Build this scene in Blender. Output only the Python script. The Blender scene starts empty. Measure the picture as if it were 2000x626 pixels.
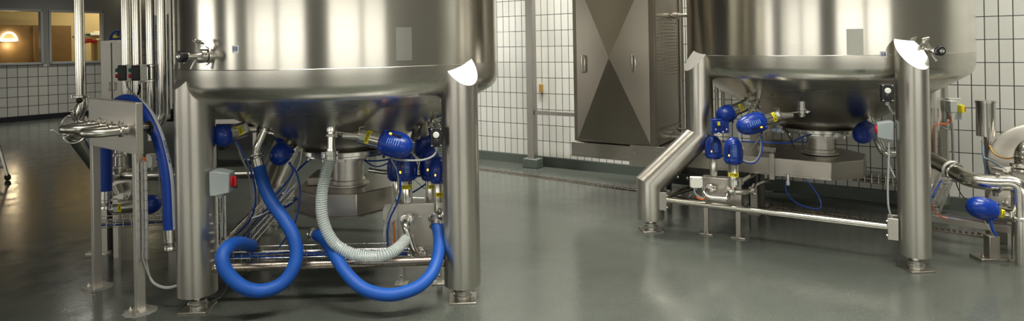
import bpy, math, random
from mathutils import Vector as V, Matrix as MX
random.seed(7)
PI = math.pi
scene = bpy.context.scene
COL = scene.collection
# ------------------------------------------------------------------ camera
F = 1200.0; HOR = 88.0; ROLL = math.radians(1.0); EYE = 1.6
cR, sR = math.cos(ROLL), math.sin(ROLL)
cam_d = bpy.data.cameras.new('camera'); cam = bpy.data.objects.new('camera', cam_d); COL.objects.link(cam)
cam_d.sensor_fit = 'HORIZONTAL'; cam_d.sensor_width = 36; cam_d.lens = 36*F/2000
cam_d.shift_y = -(313-HOR)/2000; cam_d.clip_end = 200
m = MX.Identity(4)
m.col[0] = (cR, 0, -sR, 0); m.col[1] = (sR, 0, cR, 0); m.col[2] = (0, -1, 0, 0); m.col[3] = (0, 0, EYE, 1)
cam.matrix_world = m
scene.camera = cam
def ray(px, py):
    u = (px-1000)/F; v = (HOR-py)/F
    return V((u*cR+v*sR, 1.0, -u*sR+v*cR))
def at(px, py, Y):
    r = ray(px, py); return V((r.x*Y, Y, EYE+r.z*Y))
def fl(px, py, h=0.0):
    r = ray(px, py); return V((0, 0, EYE)) + r*((h-EYE)/r.z)
def onplane(px, py, p0, n):
    r = ray(px, py); o = V((0, 0, EYE)); n = V(n)
    return o + r*((V(p0)-o).dot(n)/r.dot(n))
# ------------------------------------------------------------------ mesh builder
def perp(d):
    d = V(d).normalized()
    a = V((0, 0, 1)) if abs(d.z) < .9 else V((1, 0, 0))
    s = d.cross(a).normalized(); return s, s.cross(d).normalized()
def cr(pts, k=8):
    P = [V(p) for p in pts]
    if len(P) < 3: return P
    P = [P[0]*2-P[1]] + P + [P[-1]*2-P[-2]]
    out = []
    for i in range(1, len(P)-2):
        a, b, c, d = P[i-1:i+3]
        for j in range(k):
            t = j/k
            out.append(.5*((2*b)+(c-a)*t+(2*a-5*b+4*c-d)*t*t+(3*b-a-3*c+d)*t**3))
    out.append(P[-2]); return out
def bend(pts, r, k=6):
    """polyline with circular-ish rounded corners"""
    P = [V(p) for p in pts]; out = [P[0]]
    for i in range(1, len(P)-1):
        a, b, c = P[i-1], P[i], P[i+1]
        d0 = (a-b); d1 = (c-b); rr = min(r, d0.length*.49, d1.length*.49)
        s = b+d0.normalized()*rr; e = b+d1.normalized()*rr
        for j in range(k+1):
            t = j/k; out.append((1-t)**2*s+2*t*(1-t)*b+t*t*e)
    out.append(P[-1]); return out
def frames(P):
    T = []
    for i in range(len(P)):
        a = P[max(i-1, 0)]; b = P[min(i+1, len(P)-1)]; T.append((b-a).normalized())
    s, u = perp(T[0]); fr = []
    for i, t in enumerate(T):
        if i:
            ax = T[i-1].cross(t)
            if ax.length > 1e-7:
                q = MX.Rotation(T[i-1].angle(t), 3, ax.normalized()); s = q @ s
        s = (s-t*s.dot(t)).normalized(); fr.append((t, s, t.cross(s)))
    return fr
class MB:
    def __init__(s): s.v = []; s.f = []
    def add(s, vs, fs):
        b = len(s.v); s.v += [V(x) for x in vs]; s.f += [tuple(b+i for i in f) for f in fs]; return s
    def box(s, c, size, ax=None):
        c = V(c); x, y, z = size[0]/2, size[1]/2, size[2]/2
        A = ax or (V((1, 0, 0)), V((0, 1, 0)), V((0, 0, 1)))
        vs = [c+A[0]*(i*x)+A[1]*(j*y)+A[2]*(k*z) for i in (-1, 1) for j in (-1, 1) for k in (-1, 1)]
        return s.add(vs, [(0, 1, 3, 2), (4, 6, 7, 5), (0, 4, 5, 1), (2, 3, 7, 6), (0, 2, 6, 4), (1, 5, 7, 3)])
    def prism(s, poly, ext):
        n = len(poly); P = [V(p) for p in poly]; e = V(ext)
        s.add(P+[p+e for p in P], [tuple(range(n)), tuple(range(2*n-1, n-1, -1))]+[(i, (i+1) % n, n+(i+1) % n, n+i) for i in range(n)])
        return s
    def lathe(s, a, d, prof, n=32, closed=False):
        a = V(a); d = V(d).normalized(); x, y = perp(d); rings = []; vs = []
        for t, r in prof:
            if r < 1e-6: rings.append([len(vs)]); vs.append(a+d*t)
            else:
                rings.append(list(range(len(vs), len(vs)+n)))
                vs += [a+d*t+(x*math.cos(2*PI*i/n)+y*math.sin(2*PI*i/n))*r for i in range(n)]
        fs = []
        R = rings+([rings[0]] if closed else [])
        for p, q in zip(R, R[1:]):
            for i in range(n):
                j = (i+1) % n
                if len(p) == 1 and len(q) == 1: continue
                if len(p) == 1: fs.append((p[0], q[j], q[i]))
                elif len(q) == 1: fs.append((p[i], p[j], q[0]))
                else: fs.append((p[i], p[j], q[j], q[i]))
        if not closed:
            if len(rings[0]) > 1: fs.append(tuple(reversed(rings[0])))
            if len(rings[-1]) > 1: fs.append(tuple(rings[-1]))
        return s.add(vs, fs)
    def cyl(s, a, b, r, r2=None, n=16):
        a = V(a); b = V(b); L = (b-a).length
        return s.lathe(a, b-a, [(0, r), (L, r if r2 is None else r2)], n)
    def tube(s, pts, r, n=10, cap=True):
        P = [V(p) for p in pts]; N = len(P)
        R = r if callable(r) else (lambda i: r)
        d = [(P[i+1]-P[i]).normalized() for i in range(N-1)]
        S, U = perp(d[0]); vs = []
        for i in range(N):
            if i == 0: nn = d[0]; dd = d[0]
            elif i == N-1: nn = d[-1]; dd = d[-1]
            else:
                nn = (d[i-1]+d[i]); nn = nn.normalized() if nn.length > 1e-6 else d[i]; dd = d[i-1]
            if i > 1:
                a, b = d[i-2], d[i-1]; ax = a.cross(b)
                if ax.length > 1e-7: S = MX.Rotation(a.angle(b), 3, ax.normalized()) @ S
                S = (S-b*S.dot(b)).normalized(); U = b.cross(S)
            else: U = dd.cross(S)
            rr = R(i)
            for k in range(n):
                o = (S*math.cos(2*PI*k/n)+U*math.sin(2*PI*k/n))*rr
                dn = dd.dot(nn); vs.append(P[i]+o-dd*(o.dot(nn)/(dn if abs(dn) > .2 else .2)))
        fs = []
        for i in range(N-1):
            for k in range(n):
                k2 = (k+1) % n; fs.append((i*n+k, i*n+k2, (i+1)*n+k2, (i+1)*n+k))
        if cap: fs.append(tuple(reversed(range(n)))); fs.append(tuple((N-1)*n+k for k in range(n)))
        return s.add(vs, fs)
    def ring(s, c, ax, R, r, n=28, m=8):
        return s.lathe(c, ax, [(r*math.sin(2*PI*k/m), R+r*math.cos(2*PI*k/m)) for k in range(m)], n, closed=True)
    def sphere(s, c, r, n=16, m=8, d=(0, 0, 1), sq=1):
        return s.lathe(V(c), d, [(-r*sq*math.cos(PI*k/m), r*math.sin(PI*k/m) if 0 < k < m else 0) for k in range(m+1)], n)
    def build(s, name, mat, parent=None, ang=32, bevel=0, local=False, merge=True):
        off = V((0, 0, 0)); p = parent
        while p is not None: off += p.location; p = p.parent
        me = bpy.data.meshes.new(name)
        me.from_pydata([tuple(v if local else v-off) for v in s.v], [], s.f); me.update()
        import bmesh
        bm = bmesh.new(); bm.from_mesh(me)
        if merge: bmesh.ops.remove_doubles(bm, verts=bm.verts, dist=1e-6)
        bmesh.ops.recalc_face_normals(bm, faces=bm.faces)
        bm.to_mesh(me); bm.free()
        for q in me.polygons: q.use_smooth = True
        me.set_sharp_from_angle(angle=math.radians(ang))
        me.materials.append(mat)
        o = bpy.data.objects.new(name, me); COL.objects.link(o)
        if parent is not None: o.parent = parent
        if bevel:
            b = o.modifiers.new('bevel', 'BEVEL'); b.width = bevel; b.segments = 2; b.limit_method = 'ANGLE'; b.angle_limit = math.radians(40)
            b.harden_normals = False
        return o
def thing(name, loc, label, cat, group=None):
    o = bpy.data.objects.new(name, None); COL.objects.link(o); o.location = V(loc); o.empty_display_size = .05
    o['label'] = label; o['category'] = cat
    if group: o['group'] = group
    return o
def tag(o, label, cat, group=None, kind=None):
    o['label'] = label; o['category'] = cat
    if group: o['group'] = group
    if kind: o['kind'] = kind
    return o
def struct(o): o['kind'] = 'structure'; return o
# text as mesh, mapped by a function
def text_geo(s, size, bold=0.0, shear=0.0):
    cu = bpy.data.curves.new('t', 'FONT'); cu.body = s; cu.size = size; cu.align_x = 'CENTER'; cu.align_y = 'CENTER'
    cu.offset = bold*size; cu.shear = shear; cu.resolution_u = 3
    o = bpy.data.objects.new('t', cu); COL.objects.link(o)
    bpy.context.view_layer.update()
    me = bpy.data.meshes.new_from_object(o.evaluated_get(bpy.context.evaluated_depsgraph_get()))
    vs = [(v.co.x, v.co.y) for v in me.vertices]; fs = [tuple(p.vertices) for p in me.polygons]
    bpy.data.objects.remove(o); bpy.data.curves.remove(cu); bpy.data.meshes.remove(me)
    return vs, fs
def text_on(s, size, fmap, bold=0.02, shear=0.0):
    vs, fs = text_geo(s, size, bold, shear); b = MB(); b.add([fmap(x, y) for x, y in vs], fs); return b
# ------------------------------------------------------------------ materials
def nd(nt, t, **k):
    n = nt.nodes.new(t)
    for a, b in k.items(): setattr(n, a, b)
    return n
def base_mat(name):
    mt = bpy.data.materials.new(name); mt.use_nodes = True; nt = mt.node_tree
    return mt, nt, nt.nodes['Principled BSDF']
def pm(name, col, rough=.5, metal=0.0, spec=.5, emis=None, es=0, coat=0, alpha=1, var=.06, scale=25, trans=0, ior=1.45):
    mt, nt, b = base_mat(name)
    b.inputs['Base Color'].default_value = (*col, 1); b.inputs['Roughness'].default_value = rough
    b.inputs['Metallic'].default_value = metal; b.inputs['Specular IOR Level'].default_value = spec
    b.inputs['Coat Weight'].default_value = coat; b.inputs['IOR'].default_value = ior
    b.inputs['Transmission Weight'].default_value = trans
    if emis: b.inputs['Emission Color'].default_value = (*emis, 1); b.inputs['Emission Strength'].default_value = es
    if var:
        tc = nd(nt, 'ShaderNodeTexCoord'); n = nd(nt, 'ShaderNodeTexNoise'); n.inputs['Scale'].default_value = scale
        n.inputs['Detail'].default_value = 4
        nt.links.new(tc.outputs['Object'], n.inputs['Vector'])
        mr = nd(nt, 'ShaderNodeMapRange'); mr.inputs[3].default_value = 1-var*2; mr.inputs[4].default_value = 1+var*2
        nt.links.new(n.outputs['Fac'], mr.inputs[0])
        mx = nd(nt, 'ShaderNodeVectorMath', operation='SCALE'); mx.inputs[0].default_value = col
        nt.links.new(mr.outputs[0], mx.inputs['Scale']); nt.links.new(mx.outputs[0], b.inputs['Base Color'])
        ma = nd(nt, 'ShaderNodeMath', operation='MULTIPLY'); ma.inputs[1].default_value = rough
        nt.links.new(mr.outputs[0], ma.inputs[0]); nt.links.new(ma.outputs[0], b.inputs['Roughness'])
    return mt
def steel(name, col=(.56, .545, .50), rough=.28, aniso=0.0, radial=False, sc=(3, 3, 90), rvar=.1, cvar=.1, bump=.0, sm=(1.5, 1.5, 1.5), rot=.25):
    mt, nt, b = base_mat(name)
    b.inputs['Metallic'].default_value = 1; b.inputs['Anisotropic'].default_value = aniso
    b.inputs['Anisotropic Rotation'].default_value = rot
    tc = nd(nt, 'ShaderNodeTexCoord')
    def noise(scale, det=3):
        mp = nd(nt, 'ShaderNodeMapping'); mp.inputs['Scale'].default_value = scale
        n = nd(nt, 'ShaderNodeTexNoise'); n.inputs['Scale'].default_value = 1; n.inputs['Detail'].default_value = det
        nt.links.new(tc.outputs['Object'], mp.inputs[0]); nt.links.new(mp.outputs[0], n.inputs['Vector']); return n
    a = noise(sc); c = noise(sm, 5)
    ad = nd(nt, 'ShaderNodeMath', operation='ADD'); nt.links.new(a.outputs['Fac'], ad.inputs[0]); nt.links.new(c.outputs['Fac'], ad.inputs[1])
    r = nd(nt, 'ShaderNodeMapRange'); r.inputs[1].default_value = .6; r.inputs[2].default_value = 1.4
    r.inputs[3].default_value = max(.04, rough-rvar); r.inputs[4].default_value = rough+rvar
    nt.links.new(ad.outputs[0], r.inputs[0]); nt.links.new(r.outputs[0], b.inputs['Roughness'])
    q = nd(nt, 'ShaderNodeMapRange'); q.inputs[1].default_value = .6; q.inputs[2].default_value = 1.4
    q.inputs[3].default_value = 1-cvar; q.inputs[4].default_value = 1+cvar
    nt.links.new(ad.outputs[0], q.inputs[0])
    mx = nd(nt, 'ShaderNodeVectorMath', operation='SCALE'); mx.inputs[0].default_value = col
    nt.links.new(q.outputs[0], mx.inputs['Scale']); nt.links.new(mx.outputs[0], b.inputs['Base Color'])
    if radial:
        tg = nd(nt, 'ShaderNodeTangent', direction_type='RADIAL', axis='Z'); nt.links.new(tg.outputs[0], b.inputs['Tangent'])
    if bump:
        bp = nd(nt, 'ShaderNodeBump'); bp.inputs['Strength'].default_value = bump; bp.inputs['Distance'].default_value = .002
        nt.links.new(a.outputs['Fac'], bp.inputs['Height']); nt.links.new(bp.outputs[0], b.inputs['Normal'])
    return mt
M = {}
M['shell'] = steel('tank_shell_steel', (.66, .635, .57), .20, .6, True, (2, 2, 40), .015, .03, .0, (1.2, 1.2, .3))
M['dish'] = steel('tank_cone_steel', (.60, .58, .52), .27, .3, True, (1, 1, 20), .01, .02, .0, (3, 3, 3))
M['leg'] = steel('leg_steel', (.60, .575, .52), .31, 0, False, (4, 4, 120), .02, .025, .0, (3, 3, 1))
M['cap'] = steel('cap_steel', (.72, .70, .66), .35, 0, False, (60, 60, 60), .05, .05)
M['pipe'] = steel('polished_pipe_steel', (.66, .64, .58), .19, 0, False, (12, 12, 12), .015, .03)
M['clamp'] = steel('bright_clamp_steel', (.72, .70, .66), .22, 0, False, (40, 40, 40), .05, .05)
M['sheet'] = steel('brushed_sheet_steel', (.68, .65, .59), .44, 0, False, (4, 4, 120), .04, .06, 0, (3, 3, 3))
M['bend'] = steel('satin_bend_steel', (.66, .64, .58), .30, 0, False, (30, 30, 30), .05, .06)
M['cab'] = steel('cabinet_sheet_steel', (.32, .29, .245), .30, 0, False, (40, 40, 2), .02, .03, 0, (2, 2, 2))
M['beam'] = steel('beam_sheet_steel', (.50, .47, .42), .33, 0, False, (5, 5, 100), .04, .07, 0, (3, 3, 3))
M['wire'] = steel('wire_steel', (.66, .65, .62), .25, 0, False, (10, 10, 10), .05, .05)
M['rust'] = steel('stained_tube_steel', (.50, .43, .35), .27, 0, False, (25, 25, 25), .03, .12, 0, (9, 9, 9))
M['blue'] = pm('blue_plastic', (.002, .030, .25), .30, coat=.15, var=.05)
M['bluelit'] = pm('pale_blue_print', (.25, .42, .75), .5, var=0)
M['hose'] = pm('blue_rubber_hose', (.003, .066, .33), .55, var=.12, scale=14)
M['hose2'] = pm('dark_blue_rubber_hose', (.003, .045, .33), .48, var=.1, scale=14)
M['yellow'] = pm('yellow_label', (.85, .72, .01), .45, var=.04)
M['ink'] = pm('black_ink', (.008, .008, .01), .5, var=0)
M['amber'] = pm('amber_lamp', (.9, .35, .02), .3, emis=(1, .38, .03), es=6, var=0)
M['black'] = pm('black_plastic', (.012, .013, .016), .38, var=.1)
M['greybox'] = pm('grey_enclosure_plastic', (.36, .41, .41), .42, var=.03)
M['greyface'] = pm('pale_grey_plastic', (.52, .55, .52), .4, var=.03)
M['white'] = pm('white_plastic', (.68, .68, .62), .4, var=.03)
M['red'] = pm('red_plastic', (.55, .015, .02), .35, var=.03)
M['green'] = pm('green_plastic', (.0, .16, .11), .35, var=.03)
M['cgrey'] = pm('grey_cable', (.30, .31, .30), .45, var=.03)
M['cblue'] = pm('blue_cable', (.006, .045, .30), .35, var=.03)
M['cblack'] = pm('black_cable', (.012, .012, .014), .4, var=.03)
M['corange'] = pm('orange_cable', (.7, .13, .03), .4, var=.03)
M['camber'] = pm('amber_tube', (.45, .28, .08), .25, var=.03)
M['bolt'] = steel('bolt_steel', (.6, .58, .54), .25, 0, False, (40, 40, 40), .05, .05)
M['gasket'] = pm('white_gasket', (.7, .7, .66), .4, var=.02)
M['grout'] = pm('grout', (.16, .16, .15), .8)
M['film'] = pm('grey_protective_film', (.30, .33, .36), .35, var=.05)
M['filmink'] = pm('film_blue_print', (.03, .07, .25), .5, var=0)
M['strip'] = pm('white_hose_strip', (.62, .66, .66), .5, var=.08)
M['hoseink'] = pm('teal_hose_print', (.01, .10, .20), .5, var=0)
M['paper'] = pm('sticker_paper', (.75, .75, .74), .5, var=.0)
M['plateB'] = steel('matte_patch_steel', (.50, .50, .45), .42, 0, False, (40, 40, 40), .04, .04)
M['rubber'] = pm('wheel_rubber', (.015, .015, .017), .6)
M['alu'] = steel('aluminium', (.6, .6, .58), .35, 0, False, (20, 20, 20), .05, .05)
# clear reinforced hose
mt, nt, b = base_mat('clear_spiral_hose')
b.inputs['Base Color'].default_value = (.42, .49, .48, 1); b.inputs['Roughness'].default_value = .12; b.inputs['Coat Weight'].default_value = .4
b.inputs['Alpha'].default_value = .50
M['clear'] = mt
M['spiral'] = pm('hose_spiral_plastic', (.62, .66, .62), .3, var=.02)
M['clearsmall'] = pm('blueish_clear_tube', (.22, .28, .36), .2, var=.03)
# floor
mt, nt, b = base_mat('epoxy_floor')
tc = nd(nt, 'ShaderNodeTexCoord')
def nz(scale, det, rough=.5):
    n = nd(nt, 'ShaderNodeTexNoise'); n.inputs['Scale'].default_value = scale; n.inputs['Detail'].default_value = det; n.inputs['Roughness'].default_value = rough
    nt.links.new(tc.outputs['Object'], n.inputs['Vector']); return n
fine = nz(160, 3, .7); big = nz(.9, 5, .6); mid = nz(5, 5, .65)
rp = nd(nt, 'ShaderNodeValToRGB'); rp.color_ramp.elements[0].position = .30; rp.color_ramp.elements[1].position = .72
rp.color_ramp.elements[0].color = (.034, .040, .034, 1); rp.color_ramp.elements[1].color = (.092, .102, .088, 1)
nt.links.new(fine.outputs['Fac'], rp.inputs[0])
mr = nd(nt, 'ShaderNodeMapRange'); mr.inputs[1].default_value = .3; mr.inputs[2].default_value = .7; mr.inputs[3].default_value = .86; mr.inputs[4].default_value = 1.14
nt.links.new(big.outputs['Fac'], mr.inputs[0])
sc_ = nd(nt, 'ShaderNodeVectorMath', operation='SCALE'); nt.links.new(rp.outputs[0], sc_.inputs[0]); nt.links.new(mr.outputs[0], sc_.inputs['Scale'])
nt.links.new(sc_.outputs[0], b.inputs['Base Color'])
mr2 = nd(nt, 'ShaderNodeMapRange'); mr2.inputs[1].default_value = .35; mr2.inputs[2].default_value = .65; mr2.inputs[3].default_value = .13; mr2.inputs[4].default_value = .24
nt.links.new(mid.outputs['Fac'], mr2.inputs[0]); nt.links.new(mr2.outputs[0], b.inputs['Roughness'])
b.inputs['Specular IOR Level'].default_value = .6
bp = nd(nt, 'ShaderNodeBump'); bp.inputs['Strength'].default_value = .12; bp.inputs['Distance'].default_value = .004
bn = nz(45, 2); nt.links.new(bn.outputs['Fac'], bp.inputs['Height']); nt.links.new(bp.outputs[0], b.inputs['Normal'])
M['floor'] = mt
def tile_mat(name, dirx, c1, c2, mortar, w, h, z0, u0=0.0, rough=.12, msize=.004, darken=None):
    mt, nt, b = base_mat(name)
    tc = nd(nt, 'ShaderNodeTexCoord')
    dp = nd(nt, 'ShaderNodeVectorMath', operation='DOT_PRODUCT'); dp.inputs[1].default_value = dirx
    nt.links.new(tc.outputs['Object'], dp.inputs[0])
    sp = nd(nt, 'ShaderNodeSeparateXYZ'); nt.links.new(tc.outputs['Object'], sp.inputs[0])
    au = nd(nt, 'ShaderNodeMath', operation='ADD'); au.inputs[1].default_value = u0+100*w; nt.links.new(dp.outputs['Value'], au.inputs[0])
    az = nd(nt, 'ShaderNodeMath', operation='ADD'); az.inputs[1].default_value = -z0+10*h; nt.links.new(sp.outputs['Z'], az.inputs[0])
    cb = nd(nt, 'ShaderNodeCombineXYZ'); nt.links.new(au.outputs[0], cb.inputs[0]); nt.links.new(az.outputs[0], cb.inputs[1])
    br = nd(nt, 'ShaderNodeTexBrick'); br.offset = 0; br.squash = 1
    br.inputs['Scale'].default_value = 1; br.inputs['Brick Width'].default_value = w; br.inputs['Row Height'].default_value = h
    br.inputs['Mortar Size'].default_value = msize; br.inputs['Mortar Smooth'].default_value = .1; br.inputs['Bias'].default_value = 0
    br.inputs['Color1'].default_value = (*c1, 1); br.inputs['Color2'].default_value = (*c2, 1); br.inputs['Mortar'].default_value = (*mortar, 1)
    nt.links.new(cb.outputs[0], br.inputs['Vector']); nt.links.new(br.outputs['Color'], b.inputs['Base Color'])
    mr = nd(nt, 'ShaderNodeMapRange'); mr.inputs[3].default_value = rough; mr.inputs[4].default_value = .7
    nt.links.new(br.outputs['Fac'], mr.inputs[0]); nt.links.new(mr.outputs[0], b.inputs['Roughness'])
    bp = nd(nt, 'ShaderNodeBump'); bp.inputs['Strength'].default_value = .5; bp.inputs['Distance'].default_value = .003; bp.invert = True
    nt.links.new(br.outputs['Fac'], bp.inputs['Height']); nt.links.new(bp.outputs[0], b.inputs['Normal'])
    return mt
WD = V((.8346, -.5509, 0)); WN = V((-.5509, -.8346, 0))          # tiled wall: direction to the right, normal to the room
WP = V((0, 8.40, 0))
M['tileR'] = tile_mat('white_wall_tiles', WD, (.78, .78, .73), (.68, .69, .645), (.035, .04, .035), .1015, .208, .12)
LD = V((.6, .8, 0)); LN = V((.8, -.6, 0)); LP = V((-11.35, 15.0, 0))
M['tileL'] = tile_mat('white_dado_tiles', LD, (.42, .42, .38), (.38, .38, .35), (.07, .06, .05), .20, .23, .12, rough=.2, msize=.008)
M['paint'] = pm('grey_wall_paint', (.20, .20, .185), .6, var=.03, scale=3)
M['paintw'] = pm('pale_wall_paint', (.50, .50, .46), .6, var=.03, scale=3)
M['ceil'] = pm('ceiling_paint', (.42, .42, .39), .7, var=.03, scale=3)
M['cove'] = pm('green_grey_cove', (.10, .12, .105), .3, var=.08, scale=30)
M['frame'] = pm('window_frame_paint', (.30, .31, .30), .4, var=.02)
M['post'] = steel('post_steel', (.42, .40, .36), .33, 0, False, (60, 60, 4), .07, .1, 0, (2, 2, 2))
M['cream'] = pm('cream_wall', (.62, .52, .30), .6, var=.03, scale=3)
M['wood'] = pm('brown_wood_panel', (.22, .14, .06), .45, var=.1, scale=4)
M['lampglow'] = pm('lamp_glow', (1, .9, .7), .5, emis=(1, .85, .6), es=14, var=0)
M['tube'] = pm('ceiling_light_diffuser', (.9, .9, .85), .4, emis=(1, .96, .86), es=5, var=0)
M['glow_pane'] = pm('added_glow_pane', (.9, .9, .88), .3, emis=(1, .97, .88), es=3.4, var=0)  # emissive panes added for steel reflections, no daylight behind them
M['wallb'] = pm('muted_hall_paint', (.20, .20, .18), .6, var=.03, scale=3)
mt = bpy.data.materials.new('window_glass'); mt.use_nodes = True; nt = mt.node_tree; nt.nodes.remove(nt.nodes['Principled BSDF'])
_t = nd(nt, 'ShaderNodeBsdfTransparent'); _g = nd(nt, 'ShaderNodeBsdfGlossy'); _g.inputs['Roughness'].default_value = .02
_m = nd(nt, 'ShaderNodeMixShader'); _m.inputs[0].default_value = .06
nt.links.new(_t.outputs[0], _m.inputs[1]); nt.links.new(_g.outputs[0], _m.inputs[2]); nt.links.new(_m.outputs[0], nt.nodes['Material Output'].inputs[0])
M['glass'] = mt
Z = V((0, 0, 1))
CH = 4.6
# ------------------------------------------------------------------ room shell
struct(MB().box((-2, 9, -.05), (44, 44, .1)).build('floor', M['floor']))
struct(MB().box((-2, 9, CH+.05), (44, 44, .1)).build('ceiling', M['ceil']))
def seg_wall(name, a, b, z0, z1, mat, th=.12, n=None):
    a = V(a); b = V(b); d = (b-a).normalized(); n = n or V((d.y, -d.x, 0))
    c = (a+b)/2-n*th/2+Z*(z0+z1)/2
    return struct(MB().box(c, ((b-a).length, th, z1-z0), (d, n, Z)).build(name, mat))
T0 = WP+WD*(-2.76); T1 = WP+WD*10.8
seg_wall('wall_back', T0, T1, 0, CH, M['tileR'], n=WN)
seg_wall('baseboard_back', T0+WN*.025, T1+WN*.025, 0, .12, M['cove'], th=.05, n=WN)
seg_wall('wall_return', T0, T0-WN*6.0, 0, CH, M['paint'], n=-WD)
# left wall with two internal windows
def lw(px, py):
    p = onplane(px, py, LP, LN); return (p-LP).dot(LD), p.z
s_c = 6.6                                                # corner with the far wall
w1a, _ = lw(-160, 60); w1b, _ = lw(84, 60); w2a, _ = lw(95, 60); w2b, _ = lw(203, 60)
zs = lw(60, 126)[1]; zt = lw(60, 18)[1]
def lbox(b_, s0, s1, z0, z1, th=.14, off=0):
    b_.box(LP+LD*(s0+s1)/2-LN*(th/2-off)+Z*(z0+z1)/2, (s1-s0, th, z1-z0), (LD, LN, Z))
b = MB(); lbox(b, -12, s_c, zt, CH); lbox(b, -12, w1a, zs, zt); lbox(b, w1b, w2a, zs, zt); lbox(b, w2b, s_c, zs, zt)
struct(b.build('wall_left', M['paint']))
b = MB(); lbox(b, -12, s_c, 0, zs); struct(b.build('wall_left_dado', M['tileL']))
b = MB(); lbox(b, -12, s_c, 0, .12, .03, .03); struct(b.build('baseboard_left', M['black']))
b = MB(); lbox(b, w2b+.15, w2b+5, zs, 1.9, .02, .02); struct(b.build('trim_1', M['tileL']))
for i, (a_, b2) in enumerate(((w1a, w1b), (w2a, w2b))):
    fr = MB(); t = .05
    lbox(fr, a_, b2, zs, zs+t, .18, .03); lbox(fr, a_, b2, zt-t, zt, .18, .03); lbox(fr, a_, a_+t, zs, zt, .18, .03); lbox(fr, b2-t, b2, zs, zt, .18, .03)
    w = struct(fr.build('window_%d' % (i+1), M['frame'], bevel=.004))
    g = MB(); lbox(g, a_+t, b2-t, zs+t, zt-t, .012, -.06); g.build('pane', M['glass'], w)
C0 = LP+LD*s_c
far_end = C0+WD*12
seg_wall('wall_far', C0, far_end, 0, CH, M['paint'], n=WN)
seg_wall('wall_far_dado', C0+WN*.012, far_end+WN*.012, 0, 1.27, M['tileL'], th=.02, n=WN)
seg_wall('baseboard_far', C0+WN*.03, far_end+WN*.03, 0, .12, M['cove'], th=.03, n=WN)
# the room behind the windows
RB = 2.3
bw = LP-LN*(RB+.14)
b = MB(); b.box(bw-LN*.06+LD*-2+Z*1.75, (24, .12, 3.5), (LD, LN, Z)); struct(b.build('wall_office_back', M['cream']))
b = MB(); b.box(LP-LN*(RB/2+.14)+LD*-2+Z*3.45, (24, RB, .1), (LD, LN, Z)); struct(b.build('ceiling_office', M['cream']))
def ow(px, py): p = onplane(px, py, bw+LN*.001, LN); return (p-bw).dot(LD), p.z
def obox(b_, s0, s1, z0, z1, th, off=0): b_.box(bw+LD*(s0+s1)/2+LN*(off+th/2)+Z*(z0+z1)/2, (s1-s0, th, z1-z0), (LD, LN, Z))
s0, zz0 = ow(-60, 48); s1, _ = ow(64, 100); s2, _ = ow(84, 100); s3, _ = ow(136, 100)
b = MB(); obox(b, s0-3, s1, 0, zz0, .06); pa = struct(b.build('trim_2', M['wood']))
b = MB(); obox(b, s1, s3, 0, zz0, .35, -.2); struct(b.build('trim_3', M['wood']))
ls, lz = ow(15, 80)
L = thing('wall_lamp', bw+LD*ls+LN*.06+Z*lz, 'small lit wall lamp with arched hoop, seen through the left inner window', 'wall lamp')
pc = bw+LD*ls+LN*.13+Z*lz; wl = .145*1.15
b = MB(); b.tube([pc+LD*(wl*math.cos(PI*k/16))+Z*(wl*1.35*math.sin(PI*k/16)) for k in range(17)], .018, 8); b.build('hoop', M['lampglow'], L)
b = MB(); b.box(pc+Z*.02, (2*wl, .1, .07), (LD, LN, Z)); b.build('lamp_shade', M['lampglow'], L, bevel=.01)
b = MB(); b.box(pc-Z*.025, (2*wl+.03, .12, .02), (LD, LN, Z)); b.box(pc-LN*.05, (.06, .06, .06), (LD, LN, Z)); b.build('lamp_base', M['black'], L)
def light(kind, name, loc, energy, size=.2, col=(1, 1, 1), rot=None, sy=None):
    ld = bpy.data.lights.new(name, kind); ld.energy = energy; ld.color = col
    if kind == 'AREA':
        ld.size = size
        if sy: ld.shape = 'RECTANGLE'; ld.size_y = sy
    elif kind in ('POINT', 'SPOT'): ld.shadow_soft_size = size
    o = bpy.data.objects.new(name, ld); COL.objects.link(o); o.location = V(loc)
    if rot: o.rotation_euler = rot
    return o
light('POINT', 'wall_lamp_light', pc-Z*.12+LN*.12, 9, .06, (1, .78, .45))
light('AREA', 'office_ceiling_light', LP-LN*1.0+LD*2.2+Z*3.3, 75, 2.2, (1, .82, .5), (0, 0, 0))
# shelf with folded cloths in that room
q0 = onplane(147, 73, LP-LN*1.2, LN); q1 = onplane(206, 71, LP-LN*1.2, LN)
sh = thing('wall_shelf', q0, 'cream wooden shelf behind the right inner window', 'shelf')
b = MB(); b.box((q0+q1)/2, ((q1-q0).dot(LD), .45, .07), (LD, LN, Z)); b.build('board', M['cream'], sh, bevel=.005)
b = MB(); b.box(q0+LD*.1-Z*.55, (.06, .42, 1.0), (LD, LN, Z)); b.build('bracket', M['cream'], sh)
cl = onplane(187, 69.5, LP-LN*1.15, LN)
b = MB()
for k in range(4):
    w_ = .27-.05*k
    b.lathe(cl+Z*(.03*k)+LD*(.02*k), Z, [(0, w_*.9), (.012, w_), (.03, w_*.8), (.036, 0)], 20)
tag(b.build('folded_cloth', M['paper']), 'pile of white cloth lying on the shelf behind the inner window', 'cloth')
gl = onplane(172, 67.5, LP-LN*1.0, LN)
b = MB(); b.lathe(gl, LD, [(-.06, 0), (-.05, .03), (.03, .04), (.06, .02), (.07, 0)], 14); b.sphere(gl-LD*.1, .035)
tag(b.build('glove', M['green']), 'small teal glove lying beside the white cloth on the shelf', 'glove')
rp0 = onplane(175, 80, LP-LN*.95, LN); b = MB()
for k in range(7):
    b.ring(rp0+LD*(.045*(k-3))-Z*(.03*abs(k-3)/3), LN, .035, .012, 12, 6)
    b.box(rp0+LD*(.045*(k-3))+Z*.05, (.04, .02, .03), (LD, LN, Z))
tag(b.build('lace_valance', M['red']), 'dark red lace trim hanging under the shelf edge', 'lace trim')
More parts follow.
